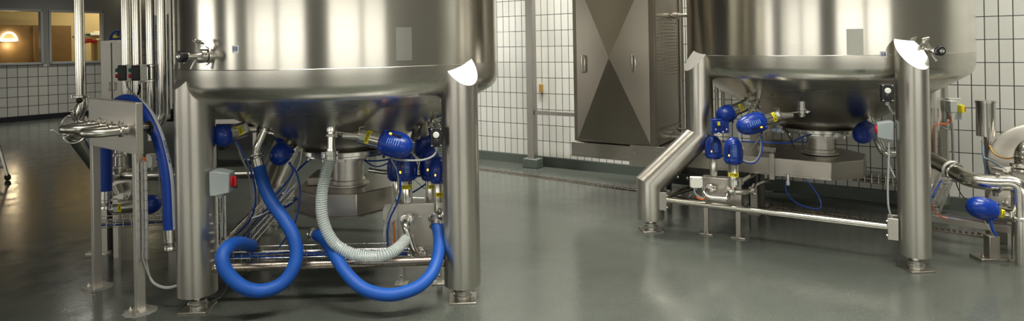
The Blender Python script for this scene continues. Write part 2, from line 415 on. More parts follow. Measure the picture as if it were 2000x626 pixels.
cb0 = onplane(183, 78, LP-LN*1.2, LN); cb1 = onplane(206, 120, LP-LN*1.2, LN)
b = MB(); b.box(V(((cb0+cb1)/2).to_2d().to_3d())+Z*(cb0.z/2), ((cb1-cb0).dot(LD), .4, cb0.z), (LD, LN, Z))
cbo = thing('office_cupboard', (cb0+cb1)/2*V((1, 1, 0)) if False else V(((cb0.x+cb1.x)/2, (cb0.y+cb1.y)/2, 0)), 'pale cupboard standing below the shelf behind the inner window', 'cupboard')
b.build('body', M['cream'], cbo, bevel=.006)
b = MB(); b.box(V(((cb0.x+cb1.x)/2, (cb0.y+cb1.y)/2, cb0.z*.55))+LN*.21, ((cb1-cb0).dot(LD)*.9, .02, cb0.z*.8), (LD, LN, Z)); b.build('door', M['cream'], cbo, bevel=.004)
# remaining walls of the hall
Lend = LP+LD*-12
SX = Lend.x
def sw(b_, y0, y1, z0, z1, x=0, th=.16): b_.box((SX-.08+x, (y0+y1)/2, (z0+z1)/2), (th, y1-y0, z1-z0))
side_glow = [(-6.5, -4), (-.5, 4.5)]  # unseen glowing panes, added to brighten the flow plate and tank side
b = MB(); sw(b, -7, Lend.y, 0, .8); sw(b, -7, Lend.y, 3.3, CH); y_ = -7
for (q0, q1) in side_glow: sw(b, y_, q0, .8, 3.3); y_ = q1
sw(b, y_, Lend.y, .8, 3.3); struct(b.build('wall_side', M['wallb']))
for i, (q0, q1) in enumerate(side_glow):
    fr = MB()
    for (y0, y1, z0, z1) in ((q0, q1, .8, .86), (q0, q1, 3.24, 3.3), (q0, q0+.06, .8, 3.3), (q1-.06, q1, .8, 3.3), (q0, q1, 2.3, 2.34)): sw(fr, y0, y1, z0, z1, .03, .1)
    w = struct(fr.build('window_%d' % (i+20), M['frame'])); g = MB(); sw(g, q0+.06, q1-.06, .86, 3.24, 0, .02); g.build('pane', M['glow_pane'], w)  # frame around an added glowing pane, out of view
Rend = T1
seg_wall('wall_right', (Rend.x, -7, 0), (Rend.x, Rend.y, 0), 0, CH, M['paintw'], n=V((-1, 0, 0)))
# wall behind the camera; glowing panes added for bright bands on the tanks
FY = -7.0
front_glow = [(-14, -12.6), (-12.2, -7.4), (-7.0, -3.2), (-.3, 4.0), (4.4, 8.6)]
b = MB(); x = Lend.x
def fw(b_, x0, x1, z0, z1): b_.box(((x0+x1)/2, FY-.08, (z0+z1)/2), (x1-x0, .16, z1-z0))
WZ0, WZ1 = 1.05, 2.75
fw(b, Lend.x, Rend.x, 0, WZ0); fw(b, Lend.x, Rend.x, WZ1, CH)
for (a_, c_) in front_glow: fw(b, x, a_, WZ0, WZ1); x = c_
fw(b, x, Rend.x, WZ0, WZ1); struct(b.build('wall_front', M['paintw']))
for i, (a_, c_) in enumerate(front_glow):
    fr = MB(); t = .06
    for (x0, x1, z0, z1) in ((a_, c_, WZ0, WZ0+t), (a_, c_, WZ1-t, WZ1), (a_, a_+t, WZ0, WZ1), (c_-t, c_, WZ0, WZ1), (a_, c_, 2.4, 2.44)):
        fr.box(((x0+x1)/2, FY-.05, (z0+z1)/2), (x1-x0, .1, z1-z0))
    w = struct(fr.build('window_%d' % (i+3), M['frame']))  # window frame given to each added glowing pane
    g = MB(); g.box(((a_+c_)/2, FY-.07, (WZ0+WZ1)/2), (c_-a_-2*t, .02, WZ1-WZ0-2*t)); g.build('pane', M['glow_pane'], w)
# ceiling lights: rows of long fluorescent fittings
def fixture(x, y, ang, P=60, L_=2.4):
    d = V((math.cos(ang), math.sin(ang), 0)); n_ = V((-d.y, d.x, 0)); c = V((x, y, CH-.12))
    t = thing('ceiling_light', (x, y, CH), 'long fluorescent ceiling light with white diffuser', 'ceiling light', 'fluorescent ceiling lights of the hall')
    b = MB(); b.box(c+Z*.075, (L_, .34, .09), (d, n_, Z)); b.build('housing', M['white'], t, bevel=.01)
    b = MB(); b.box(c, (L_-.06, .28, .06), (d, n_, Z)); b.build('diffuser', M['tube'], t, bevel=.015)
    l = light('AREA', 'ceiling_tube_light', c-Z*.04, P, L_-.1, (1, .96, .87), (0, 0, ang), .26); l.data.spread = math.radians(92)
WA = math.radians(-33.4)
for (x, y, a_, P) in ((-1.6, 1.6, 0, 60), (1.2, 2.0, 0, 165), (4.2, 1.6, 0, 80), (-1.0, -2.2, 0, 30), (2.6, -2.2, 0, 30),
                      (-1.4, 8.2, WA, 75), (.8, 6.8, WA, 95), (5.0, 4.1, WA, 70), (-9.4, 13.6, WA, 80), (.9, 4.0, 0, 25)):
    fixture(x, y, a_, P)
# ------------------------------------------------------------------ small shared builders
def tri_clamp(b_, c, ax, r, w=.016, knob=None):
    """clamp ring with hinge and wing nut"""
    c = V(c); ax = V(ax).normalized()
    b_.lathe(c-ax*w/2, ax, [(0, r*.9), (0, r+.004), (w*.2, r+.011), (w*.8, r+.011), (w, r+.004), (w, r*.9)], 28)
    s, u = perp(ax)
    k = V(knob).normalized() if knob is not None else s
    k = (k-ax*k.dot(ax)).normalized(); t = ax.cross(k)
    b_.box(c+k*(r+.014), (.016, .012, w*1.1), (k, t, ax))
    b_.cyl(c+k*(r+.016)-t*.022, c+k*(r+.016)+t*.026, .004, n=8)
    b_.lathe(c+k*(r+.016)+t*.012, t, [(0, .008), (.01, .008), (.012, .005)], 10)
    b_.box(c+k*(r+.016)+t*.022, (.034, .007, .007), (k, t, ax))
def flange(b_, c, ax, r, w=.02, ex=.016):
    c = V(c); ax = V(ax).normalized()
    b_.lathe(c-ax*w/2, ax, [(0, r*.95), (0, r+ex*.8), (w*.15, r+ex), (w*.85, r+ex), (w, r+ex*.8), (w, r*.95)], 28)
def foot_pad(parent, x, y, z1, r=.05, plate=.085, ang=0):
    b_ = MB(); d = V((math.cos(ang), math.sin(ang), 0)); n_ = V((-d.y, d.x, 0))
    b_.box((x, y, .005), (2*plate, 2*plate, .010), (d, n_, Z))
    f = b_.build('foot_plate', M['beam'], parent, bevel=.002)
    b_ = MB(); b_.lathe((x, y, .01), Z, [(0, r*1.05), (.018, r*1.05), (.02, r*1.18), (.028, r*1.18), (.03, r*1.0), (.052, r*1.0), (.056, r*.6), (.075, r*.55), (.078, r*.42), (z1+.02, r*.40)], 28)
    b_.build('levelling_foot', M['clamp'], parent)
R_TANK = 1.12
LEGR = .115
def slant_leg(b_, x, y, out, z0, ztop, slope, path=None, LEGR=.115):
    """leg tube whose upper end is cut by a plane falling towards `out`"""
    n = 40; o = V((out[0], out[1], 0)).normalized(); vs = []; fs = []
    rings = []
    pts = path or [V((x, y, z0)), V((x, y, 1))]
    # bottom to top: path points then the cut
    for k, P in enumerate(pts[:-1]):
        P = V(P)
        if k == 0: nrm = V((0, 0, 1)); dd = V((0, 0, 1))
        else:
            d0 = (V(pts[k])-V(pts[k-1])).normalized(); d1 = (V(pts[k+1])-V(pts[k])).normalized(); nrm = (d0+d1).normalized(); dd = None
        r_ = []
        for i in range(n):
            a_ = 2*PI*i/n; off = V((math.cos(a_), math.sin(a_), 0))*LEGR
            if k == 0: r_.append(P+off)
            else:
                # slide the previous ring's point along the incoming direction to the mitre plane
                q = rings[-1][i]; t = (P-q).dot(nrm)/d0.dot(nrm); r_.append(q+d0*t)
        rings.append(r_)
    last = V(pts[-1]) if path else V((x, y, 0)); r_ = []
    for i in range(n):
        q = rings[-1][i]
        if path:
            c_ = V((last.x, last.y, 0)); dq = V((q.x, q.y, 0))
            zc = ztop-slope*(dq-c_).dot(o)
        else: zc = ztop-slope*(V((q.x-x, q.y-y, 0))).dot(o)
        r_.append(V((q.x, q.y, zc)))
    rings.append(r_)
    for r in rings: vs += r
    for k in range(len(rings)-1):
        for i in range(n):
            j = (i+1) % n; fs.append((k*n+i, k*n+j, (k+1)*n+j, (k+1)*n+i))
    fs.append(tuple(reversed(range(n))))
    b_.add(vs, fs); return rings[-1]
def shell_profile():
    top = 3.35; pr = [(top, R_TANK)]
    return pr
def build_tank(cx, cy, label, legs, zb0, strut_links):
    T = thing('storage_tank', (cx, cy, 0), label, 'tank', 'stainless steel process tanks on four legs')
    b = MB(); b.lathe((cx, cy, 0), Z, [(1.485, R_TANK), (1.6, R_TANK), (2.2, R_TANK), (3.3, R_TANK), (3.42, R_TANK*.97), (3.55, R_TANK*.85), (3.66, R_TANK*.5), (3.70, .0)], 128)
    b.v = b.v; b.build('shell', M['shell'], T, ang=40)
    # rounded knuckle then cone
    kn = [(1.485, R_TANK+.0015), (1.47, R_TANK+.0015)]
    rk = .13; h0 = 1.405; slope = math.radians(57)
    for k in range(1, 13):
        a_ = slope*k/12; kn.append((h0-rk*math.sin(a_), R_TANK-rk+rk*math.cos(a_)))
    z_, r_ = kn[-1]; kn += [(z_+(zb0-z_)*(r_-rr_)/(r_-.31), rr_) for rr_ in (.85, .6, .31)]
    zb = kn[-1][0]
    kn += [(zb-.005, .30)]
    b = MB(); b.lathe((cx, cy, 0), Z, kn, 128); b.build('dished_bottom', M['dish'], T, ang=50)
    b = MB(); b.ring((cx, cy, 1.485), Z, R_TANK+.001, .0022, 128, 6); b.build('weld_seam', M['dish'], T)
    b = MB(); b.lathe((cx, cy, zb-.036), Z, [(0, .30), (0, .345), (.004, .35), (.03, .35), (.034, .345), (.036, .30)], 64)
    b.lathe((cx, cy, zb-.05), Z, [(0, .28), (0, .33), (.012, .33), (.012, .28)], 64)
    fo = b.build('outlet_flange', M['clamp'], T)
    for k in range(12):
        a_ = 2*PI*k/12+.2; bb = MB(); bb.lathe((cx+.30*math.cos(a_), cy+.30*math.sin(a_), zb-.075), Z, [(0, .006), (.02, .006), (.02, .012), (.03, .012)], 6)
        bb.build('flange_bolt', M['bolt'], fo)
    ct = zb-.05
    b = MB(); b.lathe((cx, cy, .597), Z, [(0, .15), (.012, .15), (.014, .122), (.04, .122), (.044, .112), (ct-.65, .112), (ct-.647, .16), (ct-.597, .16)], 48)
    b.build('agitator_column', M['sheet'], T)
    for (x, y, out, ztop, slope_, path, *lr_) in legs:
        b = MB(); z0 = .10
        ring_ = slant_leg(b, x, y, out, z0, ztop, slope_, path, *lr_)
        lg = b.build('leg', M['leg'], T, ang=30)
        c = MB(); cen = sum(ring_, V())/len(ring_)
        up = [cen+(p-cen)*1.012+Z*.004 for p in ring_]; dn = [p-Z*.004 for p in up]
        c.add(up+dn, [tuple(range(40)), tuple(reversed(range(40, 80)))]+[(i, (i+1) % 40, 40+(i+1) % 40, 40+i) for i in range(40)])
        c.build('leg_cap', M['cap'], lg)
        px, py = (path[0].x, path[0].y) if path else (x, y)
        foot_pad(lg, px, py, z0, ang=.05)
    for (a_, c_, mat_, r_) in strut_links:
        b = MB(); b.cyl(a_, c_, r_, n=24)
        d = (V(c_)-V(a_)).normalized()
        b.lathe(V(a_)+d*.10, d, [(0, r_+.001), (0, r_+.012), (.01, r_+.012), (.01, r_+.001)], 24); b.lathe(V(c_)-d*.125, d, [(0, r_+.001), (0, r_+.012), (.01, r_+.012), (.01, r_+.001)], 24)
        b.build('strut', mat_, T)
    return T, zb
# tank A (left)
CA = V((-1.229, 4.547, 0))
LA1 = V((-1.98, 3.82, 0)); LA2 = V((-.338, 3.89, 0)); LA3u = V((-1.96, 5.37, 0)); LA3 = V((-2.26, 5.70, 0)); LA4 = V((-.44, 5.33, 0))
def kink(up, lo, z0=.10, zk=.39, zu=.80): return [V((lo.x, lo.y, z0)), V((lo.x, lo.y, zk)), V((up.x, up.y, zu)), V((up.x, up.y, 1.4))]
SZ = Z*.25
tankA, ZB = build_tank(CA.x, CA.y, 'large steel tank at left, blue and clear hoses hanging underneath', [
    (LA1.x, LA1.y, (-.7, -.7), 1.50, 1.2, None), (LA2.x, LA2.y, (.62, -.78), 1.485, 1.15, None),
    (LA3u.x, LA3u.y, (-.66, .75), 1.47, 1.2, kink(LA3u, LA3)), (LA4.x, LA4.y, (.7, .7), 1.47, 1.2, None)], .885,
    [(LA1+SZ, LA2+SZ, M['rust'], .029), (LA1+SZ, LA3+SZ, M['rust'], .029), (LA3+SZ, LA4+SZ, M['pipe'], .026), (LA2+SZ, LA4+SZ, M['pipe'], .026)])
CB = V((2.72, 5.46, 0))
LB1 = V((2.775, 4.27, 0)); LB2u = V((1.605, 5.30, 0)); LB2 = V((1.163, 5.266, 0)); LB3 = V((2.66, 6.60, 0)); LB4 = V((3.84, 5.62, 0))
dB = (LB1-LB2).normalized()
tankB, _ = build_tank(CB.x, CB.y, 'large steel tank at right with one sharply kinked leg', [
    (LB1.x, LB1.y, (.15, -1), 1.50, 1.15, None, .101), (LB2u.x, LB2u.y, (-1, -.25), 1.49, 1.2, kink(LB2u, LB2, zk=.40, zu=.80)),
    (LB3.x, LB3.y, (0, 1), 1.47, 1.2, None), (LB4.x, LB4.y, (1, .14), 1.47, 1.2, None)], .84,
    [(LB3+SZ, LB4+SZ, M['rust'], .024), (LB2+SZ, LB3+SZ, M['pipe'], .024), (LB1+SZ, LB4+SZ, M['pipe'], .024)])
# the bolted front strut of tank B
st = thing('brace_tube', (LB1+LB2)/2, 'long polished round brace tube bolted low between the front legs of the right tank', 'brace')
sa = LB2+dB*.155+Z*.27; sb = LB1-dB*.155+Z*.27
b = MB(); b.cyl(sa, sb, .024, n=28); b.build('tube', M['pipe'], st)
nB = V((dB.y, -dB.x, 0))
for (p, s_) in ((sa, -1), (sb, 1)):
    b = MB(); b.box(p, (.008, .13, .15), (dB, nB, Z)); b.box(p+dB*s_*.03+nB*.055, (.06, .008, .15), (dB, nB, Z)); b.box(p+dB*s_*.03-nB*.055, (.06, .008, .15), (dB, nB, Z))
    fp = b.build('mounting_bracket', M['sheet'], st, bevel=.002)
    for zz in (-.05, .05):
        c = MB(); c.lathe(p-dB*s_*.004+nB*.045+Z*zz, -dB*s_, [(0, .009), (.008, .009), (.009, 0)], 6); c.build('bolt', M['bolt'], fp)
# ------------------------------------------------------------------ generic equipment
def curved_patch(b_, c, a, f, r, wid, hgt, du=0.0, n=10):
    """patch wrapped on a cylinder: centre angle at f, axial half height, radius r"""
    c = V(c); t = a.cross(f); vs = []
    for i in range(n+1):
        an = (i/n-.5)*wid/r+du
        for k in (-.5, .5): vs.append(c+(f*math.cos(an)+t*math.sin(an))*r+a*hgt*k)
    b_.add(vs, [(2*i, 2*i+1, 2*i+3, 2*i+2) for i in range(n)])
def facing(P, a):
    f = (V((0, 0, EYE))-V(P)).normalized(); f = f-a*f.dot(a)
    return f.normalized() if f.length > .05 else perp(a)[0]
def valve(label, P0, P1, rc, lc, rh, text=None, clampP=None, lamp=True, flip=False, turn=0.0, pipe_r=.03, group=None, vents=True, lab_at=.45, red=False):
    P0 = V(P0); P1 = V(P1); a = (P1-P0).normalized(); L = (P1-P0).length; lh = L-lc
    f = facing((P0+P1)/2, a)
    if turn: f = MX.Rotation(turn, 3, a) @ f
    t = a.cross(f)
    T = thing('actuated_valve', P0, label, 'valve', group)
    b = MB(); b.lathe(P0, a, [(0, rc*.92), (.003, rc), (lc-.004, rc), (lc-.002, rc*.97), (lc+.01, rc*.97)], 36)
    cyl = b.build('actuator_cylinder', M['pipe'], T)
    b = MB(); b.lathe(P0+a*lc, a, [(lh*q, rh*w) for q, w in ((0, .70), (.015, .78), (.05, .84), (.11, .93), (.12, .97), (.19, .985), (.20, .96), (.225, .96), (.235, .99), (.34, 1.0), (.5, .985), (.64, .93), (.76, .83), (.86, .68), (.93, .50), (.98, .26), (1, 0))], 40)
    for k in range(4):
        an = PI/4+k*PI/2; d_ = f*math.cos(an)+t*math.sin(an)
        b.lathe(P0+a*(lc+lh*.13)+d_*rh*.88, d_, [(0, .013), (rh*.16, .012), (rh*.2, .008), (rh*.21, 0)], 10)
    hd = b.build('actuator_head', M['blue'], T, ang=28)
    if vents:
        b = MB()
        for k in range(7):
            q = .36+.07*k; rr = rh*(1.0 if q < .5 else 1-.28*((q-.5)/.35)**2*1.2)
            for j in range(1):
                curved_patch(b, P0+a*(lc+lh*q), a, f, rr*1.012, rh*.42, lh*.018, du=.0, n=5)
        b.build('vent_slots', M['bluelit'], hd)
        b = MB(); curved_patch(b, P0+a*(lc+lh*.52), a, f, rh*1.02, rh*.16, lh*.42, du=-.55, n=3); b.build('display_window', M['black'], hd)
    if lamp:
        b = MB(); d_ = f*math.cos(-.55)+t*math.sin(-.55)
        b.box(P0+a*(lc+lh*.36)+d_*rh*1.0, (rh*.17, rh*.10, rh*.2), (a, d_.cross(a), d_)); b.build('status_lamp', M['amber'], hd)
    # gland for the cable
    b = MB(); d_ = -Z if abs(a.z) < .8 else t; d_ = (d_-a*d_.dot(a)).normalized()
    b.cyl(P0+a*(lc+lh*.1)+d_*rh*.8, P0+a*(lc+lh*.1)+d_*(rh+.018), .008, n=10); b.build('cable_gland', M['black'], T)
    if text:
        c = P0+a*lc*lab_at; u = -a if flip else a
        hgt = min(.024, lc*.2); wid = len(text)*hgt*.68+.012; wid = min(wid, rc*2.6)
        b = MB(); curved_patch(b, c, a, f, rc+.0012, wid, hgt*1.25, n=14); lb = b.build('name_label', M['yellow'], cyl)
        tt = u.cross(f); rr = rc+.002
        b = text_on(text, hgt*1.08, lambda x, y: c+(f*math.cos(x/rr)+tt*math.sin(x/rr))*rr+u*y, .035); b.build('label_text', M['ink'], lb)
    b = MB(); curved_patch(b, P0+a*lc*.22, a, f, rc+.001, rc*.7, lc*.2, du=.25, n=5); b.build('spec_plate', M['greyface'], cyl)
    if clampP is not None:
        C = V(clampP); b = MB(); w = (C-P0); wd = w.normalized(); up = (Z-wd*wd.z).normalized() if abs(wd.z) < .9 else f; sd = wd.cross(up)
        upn = (Z-a*a.z).normalized(); b.box(P0-a*.003+upn*rc*.35, (.004, rc*1.1, rc*1.8), (a, a.cross(upn), upn))
        for s_ in (-1, 1):
            b.tube(bend([P0+f*rc*.75*s_*.4+up*rc*.5-a*.004, P0+f*rc*.3*s_+up*rc*.1+wd*.03, C+f*.012*s_+up*.006-wd*.03, C+f*.012*s_], .02, 3), .0045, 8)
        b.build('mounting_bracket', M['clamp'], T)
        b = MB(); b.cyl(P0-a*.01, P0+(C-P0)*.62-up*.012, rc*.62, rc*.38, n=18); b.build('valve_stem', M['beam'], T)
    else:
        b = MB(); b.lathe(P0-a*.03, a, [(0, rc*.55), (.012, rc*.55), (.014, rc*.42), (.03, rc*.42)], 20); b.build('valve_stem', M['clamp'], T)
        if red:
            b = MB(); b.lathe(P0-a*.012, a, [(0, rc*.3), (.0, rc*.5), (.01, rc*.5), (.01, rc*.3)], 16); b.build('red_band', M['red'], T)
    return T
def wire_tray(p0, p1, w, h, label, up=Z, side=None, pitch=.05, r=.0022, longs=4, group=None, mat=None):
    p0 = V(p0); p1 = V(p1); d = (p1-p0); L = d.length; d = d.normalized()
    s = side or d.cross(up).normalized(); u = s.cross(d).normalized()
    if u.dot(up) < 0: u = -u
    b = MB()
    for k in range(longs): b.tube([p0+s*w*(k/(longs-1)-.5), p1+s*w*(k/(longs-1)-.5)], r, 5)
    for q in (.5, 1):
        for s_ in (-.5, .5): b.tube([p0+s*w*s_+u*h*q, p1+s*w*s_+u*h*q], r, 5)
    n = int(L/pitch)
    for k in range(n+1):
        c = p0+d*L*k/n
        b.tube([c+s*w*.5+u*(h+.004), c+s*w*.5, c-s*w*.5, c-s*w*.5+u*(h+.004)], r, 5)
    o = b.build('wire_cable_tray', mat or M['wire']); return tag(o, label, 'cable tray', group)
def cable(pts, r, mat, label, name='cable', cat='cable', k=8, n=8, group=None, sub=True):
    b = MB(); P = [at(*p) if len(p) == 3 and not isinstance(p, V) else p for p in pts]
    b.tube(cr(P, k) if sub else P, r, n); return tag(b.build(name, mat), label, cat, group)
def button_box(c, n, up, label, white=True):
    n = V(n).normalized(); up = V(up); s = up.cross(n).normalized(); c = V(c)
    T = thing('push_button_box', c, label, 'push button')
    w, h, d = .072, .118, .05
    b = MB(); b.box(c, (w, h, d), (s, up, n)); bx = b.build('body', M['black'], T, bevel=.005)
    b = MB(); f = c+n*(d/2)
    b.lathe(f+up*.016, n, [(0, .019), (.006, .019), (.008, .016), (.012, .016), (.013, 0)], 24); b.build('white_button', M['white'], T)
    b = MB(); b.lathe(f-up*.026, n, [(0, .019), (.005, .019), (.007, .016), (.008, .013), (.008, 0)], 24); b.build('black_button', M['black'], T)
    for i in (-1, 1):
        for j in (-1, 1):
            b = MB(); b.lathe(f+s*i*w*.38+up*j*h*.42, n, [(0, .005), (.002, .005), (.003, 0)], 10); b.build('screw', M['bolt'], T)
    b = MB(); b.lathe(c-up*h*.5, -up, [(0, .012), (.012, .012), (.014, .009), (.024, .009)], 12); b.build('cable_gland', M['greyface'], T)
    return T
def isolator(c, n, up, label, sz=(.11, .15, .11), side=1, knob=True):
    """tapered grey enclosure with round red rotary handle on its face"""
    n = V(n).normalized(); up = V(up); s = up.cross(n).normalized(); c = V(c)
    T = thing('rotary_isolator_switch', c, label, 'switch'); w, h, d = sz
    b = MB(); vs = []
    for (dz, kx, ky) in ((0, 1, 1), (d*.35, 1, 1), (d*.40, .97, .97), (d, .86, .80)):
        for (i, j) in ((-1, -1), (1, -1), (1, 1), (-1, 1)): vs.append(c+n*dz+s*i*w/2*kx+up*(j*h/2*ky))
    fs = [(3, 2, 1, 0), (12, 13, 14, 15)]
    for k in range(3):
        for i in range(4): fs.append((k*4+i, k*4+(i+1) % 4, k*4+4+(i+1) % 4, k*4+4+i))
    b.add(vs, fs); b.build('enclosure', M['greybox'], T, bevel=.006, ang=20)
    f = c+n*d
    b = MB(); b.lathe(f, n, [(0, .036), (.006, .036), (.010, .033), (.012, .0)], 28); h_ = b.build('red_dial', M['red'], T)
    if knob: b = MB(); b.box(f+n*.018, (.018, .062, .016), (s, up, n)); b.build('handle', M['red'], h_, bevel=.004)
    if knob: b = MB(); b.box(f+n*.02-up*.034, (.01, .018, .02), (s, up, n)); b.build('padlock_tab', M['black'], h_)
    b = MB(); b.lathe(c-up*h*.47+n*d*.35, -up, [(0, .016), (.014, .016), (.016, .011), (.03, .011)], 14); b.build('cable_gland', M['greyface'], T)
    return T
def junction_box(c, n, up, sz, label, mat='white', glands=2):
    n = V(n).normalized(); up = V(up); s = up.cross(n).normalized(); c = V(c); w, h, d = sz
    T = thing('junction_box', c, label, 'junction box')
    b = MB(); b.box(c, (w, h, d), (s, up, n)); b.build('body', M[mat], T, bevel=.004)
    b = MB(); b.box(c+n*(d/2+.004), (w*.98, h*.98, .008), (s, up, n)); ld = b.build('lid', M[mat], T, bevel=.003)
    for i in (-1, 1):
        for j in (-1, 1):
            b = MB(); b.lathe(c+n*(d/2+.008)+s*i*w*.42+up*j*h*.42, n, [(0, .004), (.001, .004), (.0015, 0)], 8); b.build('screw', M['black'], ld)
    for k in range(glands):
        b = MB(); b.lathe(c-up*h*.49+s*w*(.25*(2*k-1) if glands > 1 else 0), -up, [(0, .011), (.012, .011), (.014, .008), (.022, .008)], 12); b.build('cable_gland', M['greyface'], T)
    return T
def sample_valve(c, n, label, parent, mir=1, sc_v=.78):
    """hygienic sampling valve standing out of the tank wall along n"""
    n = V(n).normalized(); c = V(c); s = n.cross(Z).normalized()*mir; up = Z
    S = bpy.data.objects.new('sampling_valve', None); COL.objects.link(S); S.parent = parent; S.location = c-parent.location; S['label'] = label; S.scale = (sc_v,)*3
    b = MB(); wn = V((c.x-parent.location.x, c.y-parent.location.y, 0)).normalized(); b.lathe(c-wn*.008, wn, [(0, .070), (.012, .070), (.014, .067), (.014, .04)], 40)
    b.lathe(c-n*.02, n, [(0, .036), (.03, .036)], 24)
    b.lathe(c, n, [(0, .038), (.015, .040), (.018, .052), (.034, .052), (.036, .046), (.040, .052), (.056, .052), (.060, .04), (.085, .028), (.086, .024), (.15, .024), (.152, .034), (.166, .034), (.168, .026), (.175, .026)], 36)
    sp = c+n*.07+up*.03
    e = (up*.8+s*-.55+n*.1).normalized(); b.cyl(sp, sp+e*.075, .013, n=16); tri_clamp(b, sp+e*.075, e, .018, .012, s)
    b.tube(bend([sp+e*.085, sp+e*.095+s*-.02, sp+e*.11+s*.05], .01), .004, 8)
    b.box(sp+e*.085+s*.035+up*.01, (.04, .008, .02), ((s+up*.5).normalized(), n, (up-s*.5).normalized()))
    e2 = (-up*.8+s*.5+n*.15).normalized(); sp2 = c+n*.075-up*.02
    b.lathe(sp2, e2, [(0, .012), (.075, .012), (.085, .015), (.085, .010), (.06, .008)], 18)
    b.tube([c+n*.16-up*.02, c+n*.165-up*.05+s*.02], .004, 8)
    b.build('valve_body', M['clamp'], S)
    b = MB(); b.lathe(c+n*.172, n, [(0, .030), (.004, .040), (.04, .041), (.048, .036), (.05, .02), (.05, 0)], 28)
    for k in range(14):
        an = 2*PI*k/14; d_ = s*math.cos(an)+up*math.sin(an); b.box(c+n*.195+d_*.041, (.006, .036, .003), (n.cross(d_), n, d_))
    b.build('knob', M['black'], S)
    b = MB(); b.lathe(c+n*.222, n, [(0, .022), (.004, .022), (.006, .016), (.004, .012), (.004, .008), (.008, .006), (.008, 0)], 24); b.build('knob_cap', M['clamp'], S)
    return S
def tank_pt(C, px, py, r=R_TANK):
    """point of the tank wall that the given direction meets"""
    d = ray(px, py); a = d.x*d.x+d.y*d.y; b_ = -2*(d.x*C.x+d.y*C.y); c_ = C.x**2+C.y**2-r*r
    t = (-b_-math.sqrt(b_*b_-4*a*c_))/(2*a); return V((0, 0, EYE))+d*t
# ------------------------------------------------------------------ marks on the tanks
for (C, TT, px, py, w, h, col) in ((CA, tankA, 460, 96, .046, .044, 1), (CB, tankB, 1725.5, 106, .046, .044, 1)):
    c = tank_pt(C, px, py); n = V((c.x-C.x, c.y-C.y, 0)).normalized(); s = Z.cross(n)
    b = MB(); curved_patch(b, c-n*(R_TANK-.0), Z, n, R_TANK+.0015, w, h, n=4)
    lb = b.build('barcode_sticker', M['paper'], TT)
    b = MB(); x = -w*.36
    random.seed(3)
    while x < w*.36:
        ww = random.choice((.0012, .002, .003)); cc = c+n*.0026+s*x
        b.box(cc+Z*h*.05, (ww, .0004, h*.62), (s, n, Z)); x += ww+random.choice((.0015, .0025, .004))
    b.build('barcode_bars', M['filmink'], lb)
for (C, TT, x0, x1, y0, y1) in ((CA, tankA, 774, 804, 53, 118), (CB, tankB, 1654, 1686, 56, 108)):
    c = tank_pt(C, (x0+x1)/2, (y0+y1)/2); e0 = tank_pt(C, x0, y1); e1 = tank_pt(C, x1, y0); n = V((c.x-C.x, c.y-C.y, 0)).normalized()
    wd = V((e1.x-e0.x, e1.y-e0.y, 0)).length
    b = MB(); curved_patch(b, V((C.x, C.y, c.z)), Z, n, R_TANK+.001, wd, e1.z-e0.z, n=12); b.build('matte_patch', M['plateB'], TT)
pA = tank_pt(CA, 401, 109); nA = V((pA.x-CA.x, pA.y-CA.y, 0)).normalized()
sample_valve(pA, (nA+V((-.10, -.45, 0))).normalized(), 'sampling valve with black knob pointing left', tankA, 1)
pB = tank_pt(CB, 1804, 99); nB2 = V((pB.x-CB.x, pB.y-CB.y, 0)).normalized()
sample_valve(pB, (nB2+V((-.1, -.5, 0))).normalized(), 'sampling valve with black knob pointing right', tankB, -1)
# ------------------------------------------------------------------ agitator drives
def octa(c, r, cut, u, v): return [c+u*x+v*y for x, y in ((-r, -cut), (-cut, -r), (cut, -r), (r, -cut), (r, cut), (cut, r), (-cut, r), (-r, cut))]
g = thing('agitator_drive_housing', (CA.x, CA.y, .44), 'flat octagonal steel housing hanging below the left tank outlet', 'drive housing')
b = MB(); ua = V((.998, .06, 0)).normalized(); va = V((-.06, .998, 0)).normalized()
b.prism(octa(V((CA.x-.015, CA.y+.02, .44)), .345, .135, ua, va), Z*.155); b.build('housing', M['beam'], g, bevel=.006)
b = MB(); b.prism(octa(V((CA.x-.015, CA.y+.02, .432)), .355, .14, ua, va), Z*.01); b.build('lower_rim', M['beam'], g, bevel=.002)
b = MB(); b.box((CA.x-.13, CA.y+.12, .625), (.34, .3, .06), (ua, va, Z)); b.build('raised_cover', M['beam'], g, bevel=.006)
b = MB(); b.tube(bend([V((CA.x+.16, CA.y-.02, .70)), V((CA.x+.3, CA.y-.03, .68)), V((CA.x+.42, CA.y+.0, .71))], .05), .018, 12); b.lathe((CA.x+.39, CA.y, .705), (1, 0, .2), [(0, .02), (0, .028), (.012, .028), (.012, .02)], 16); b.build('drain_pipe', M['pipe'], g)
# skid beam under tank B
sk = thing('support_beam', (CB.x, CB.y, .44), 'long steel box beam with pointed end below the right tank, steel cabinet standing on it', 'support beam')
def sp_(u, v, z): return V((CB.x, CB.y, 0))+WD*u+WN*v+Z*z
b = MB(); b.prism([sp_(*q, .45) for q in ((-2.28, .40), (.13, .40), (.345, .17), (.345, -.17), (.13, -.40), (-2.28, -.40))], Z*.14); b.build('beam', M['beam'], sk, bevel=.006)
b = MB(); b.prism([sp_(*q, .442) for q in ((-2.285, .405), (.13, .408), (.352, .175), (.352, -.175), (.13, -.408), (-2.285, -.405))], Z*.012); b.build('lower_rim', M['beam'], sk)
b = MB(); b.box(sp_(-1.45, .404, .505), (.36, .008, .20), (WD, WN, Z)); jp = b.build('joint_plate', M['beam'], sk, bevel=.002)
for (u, z) in ((-1.58, .57), (-1.58, .53), (-1.36, .57), (-1.36, .53), (-1.3, .45)):
    b = MB(); b.lathe(sp_(u, .408, z), WN, [(0, .010), (.008, .010), (.009, 0)], 6); b.build('bolt', M['bolt'], jp)
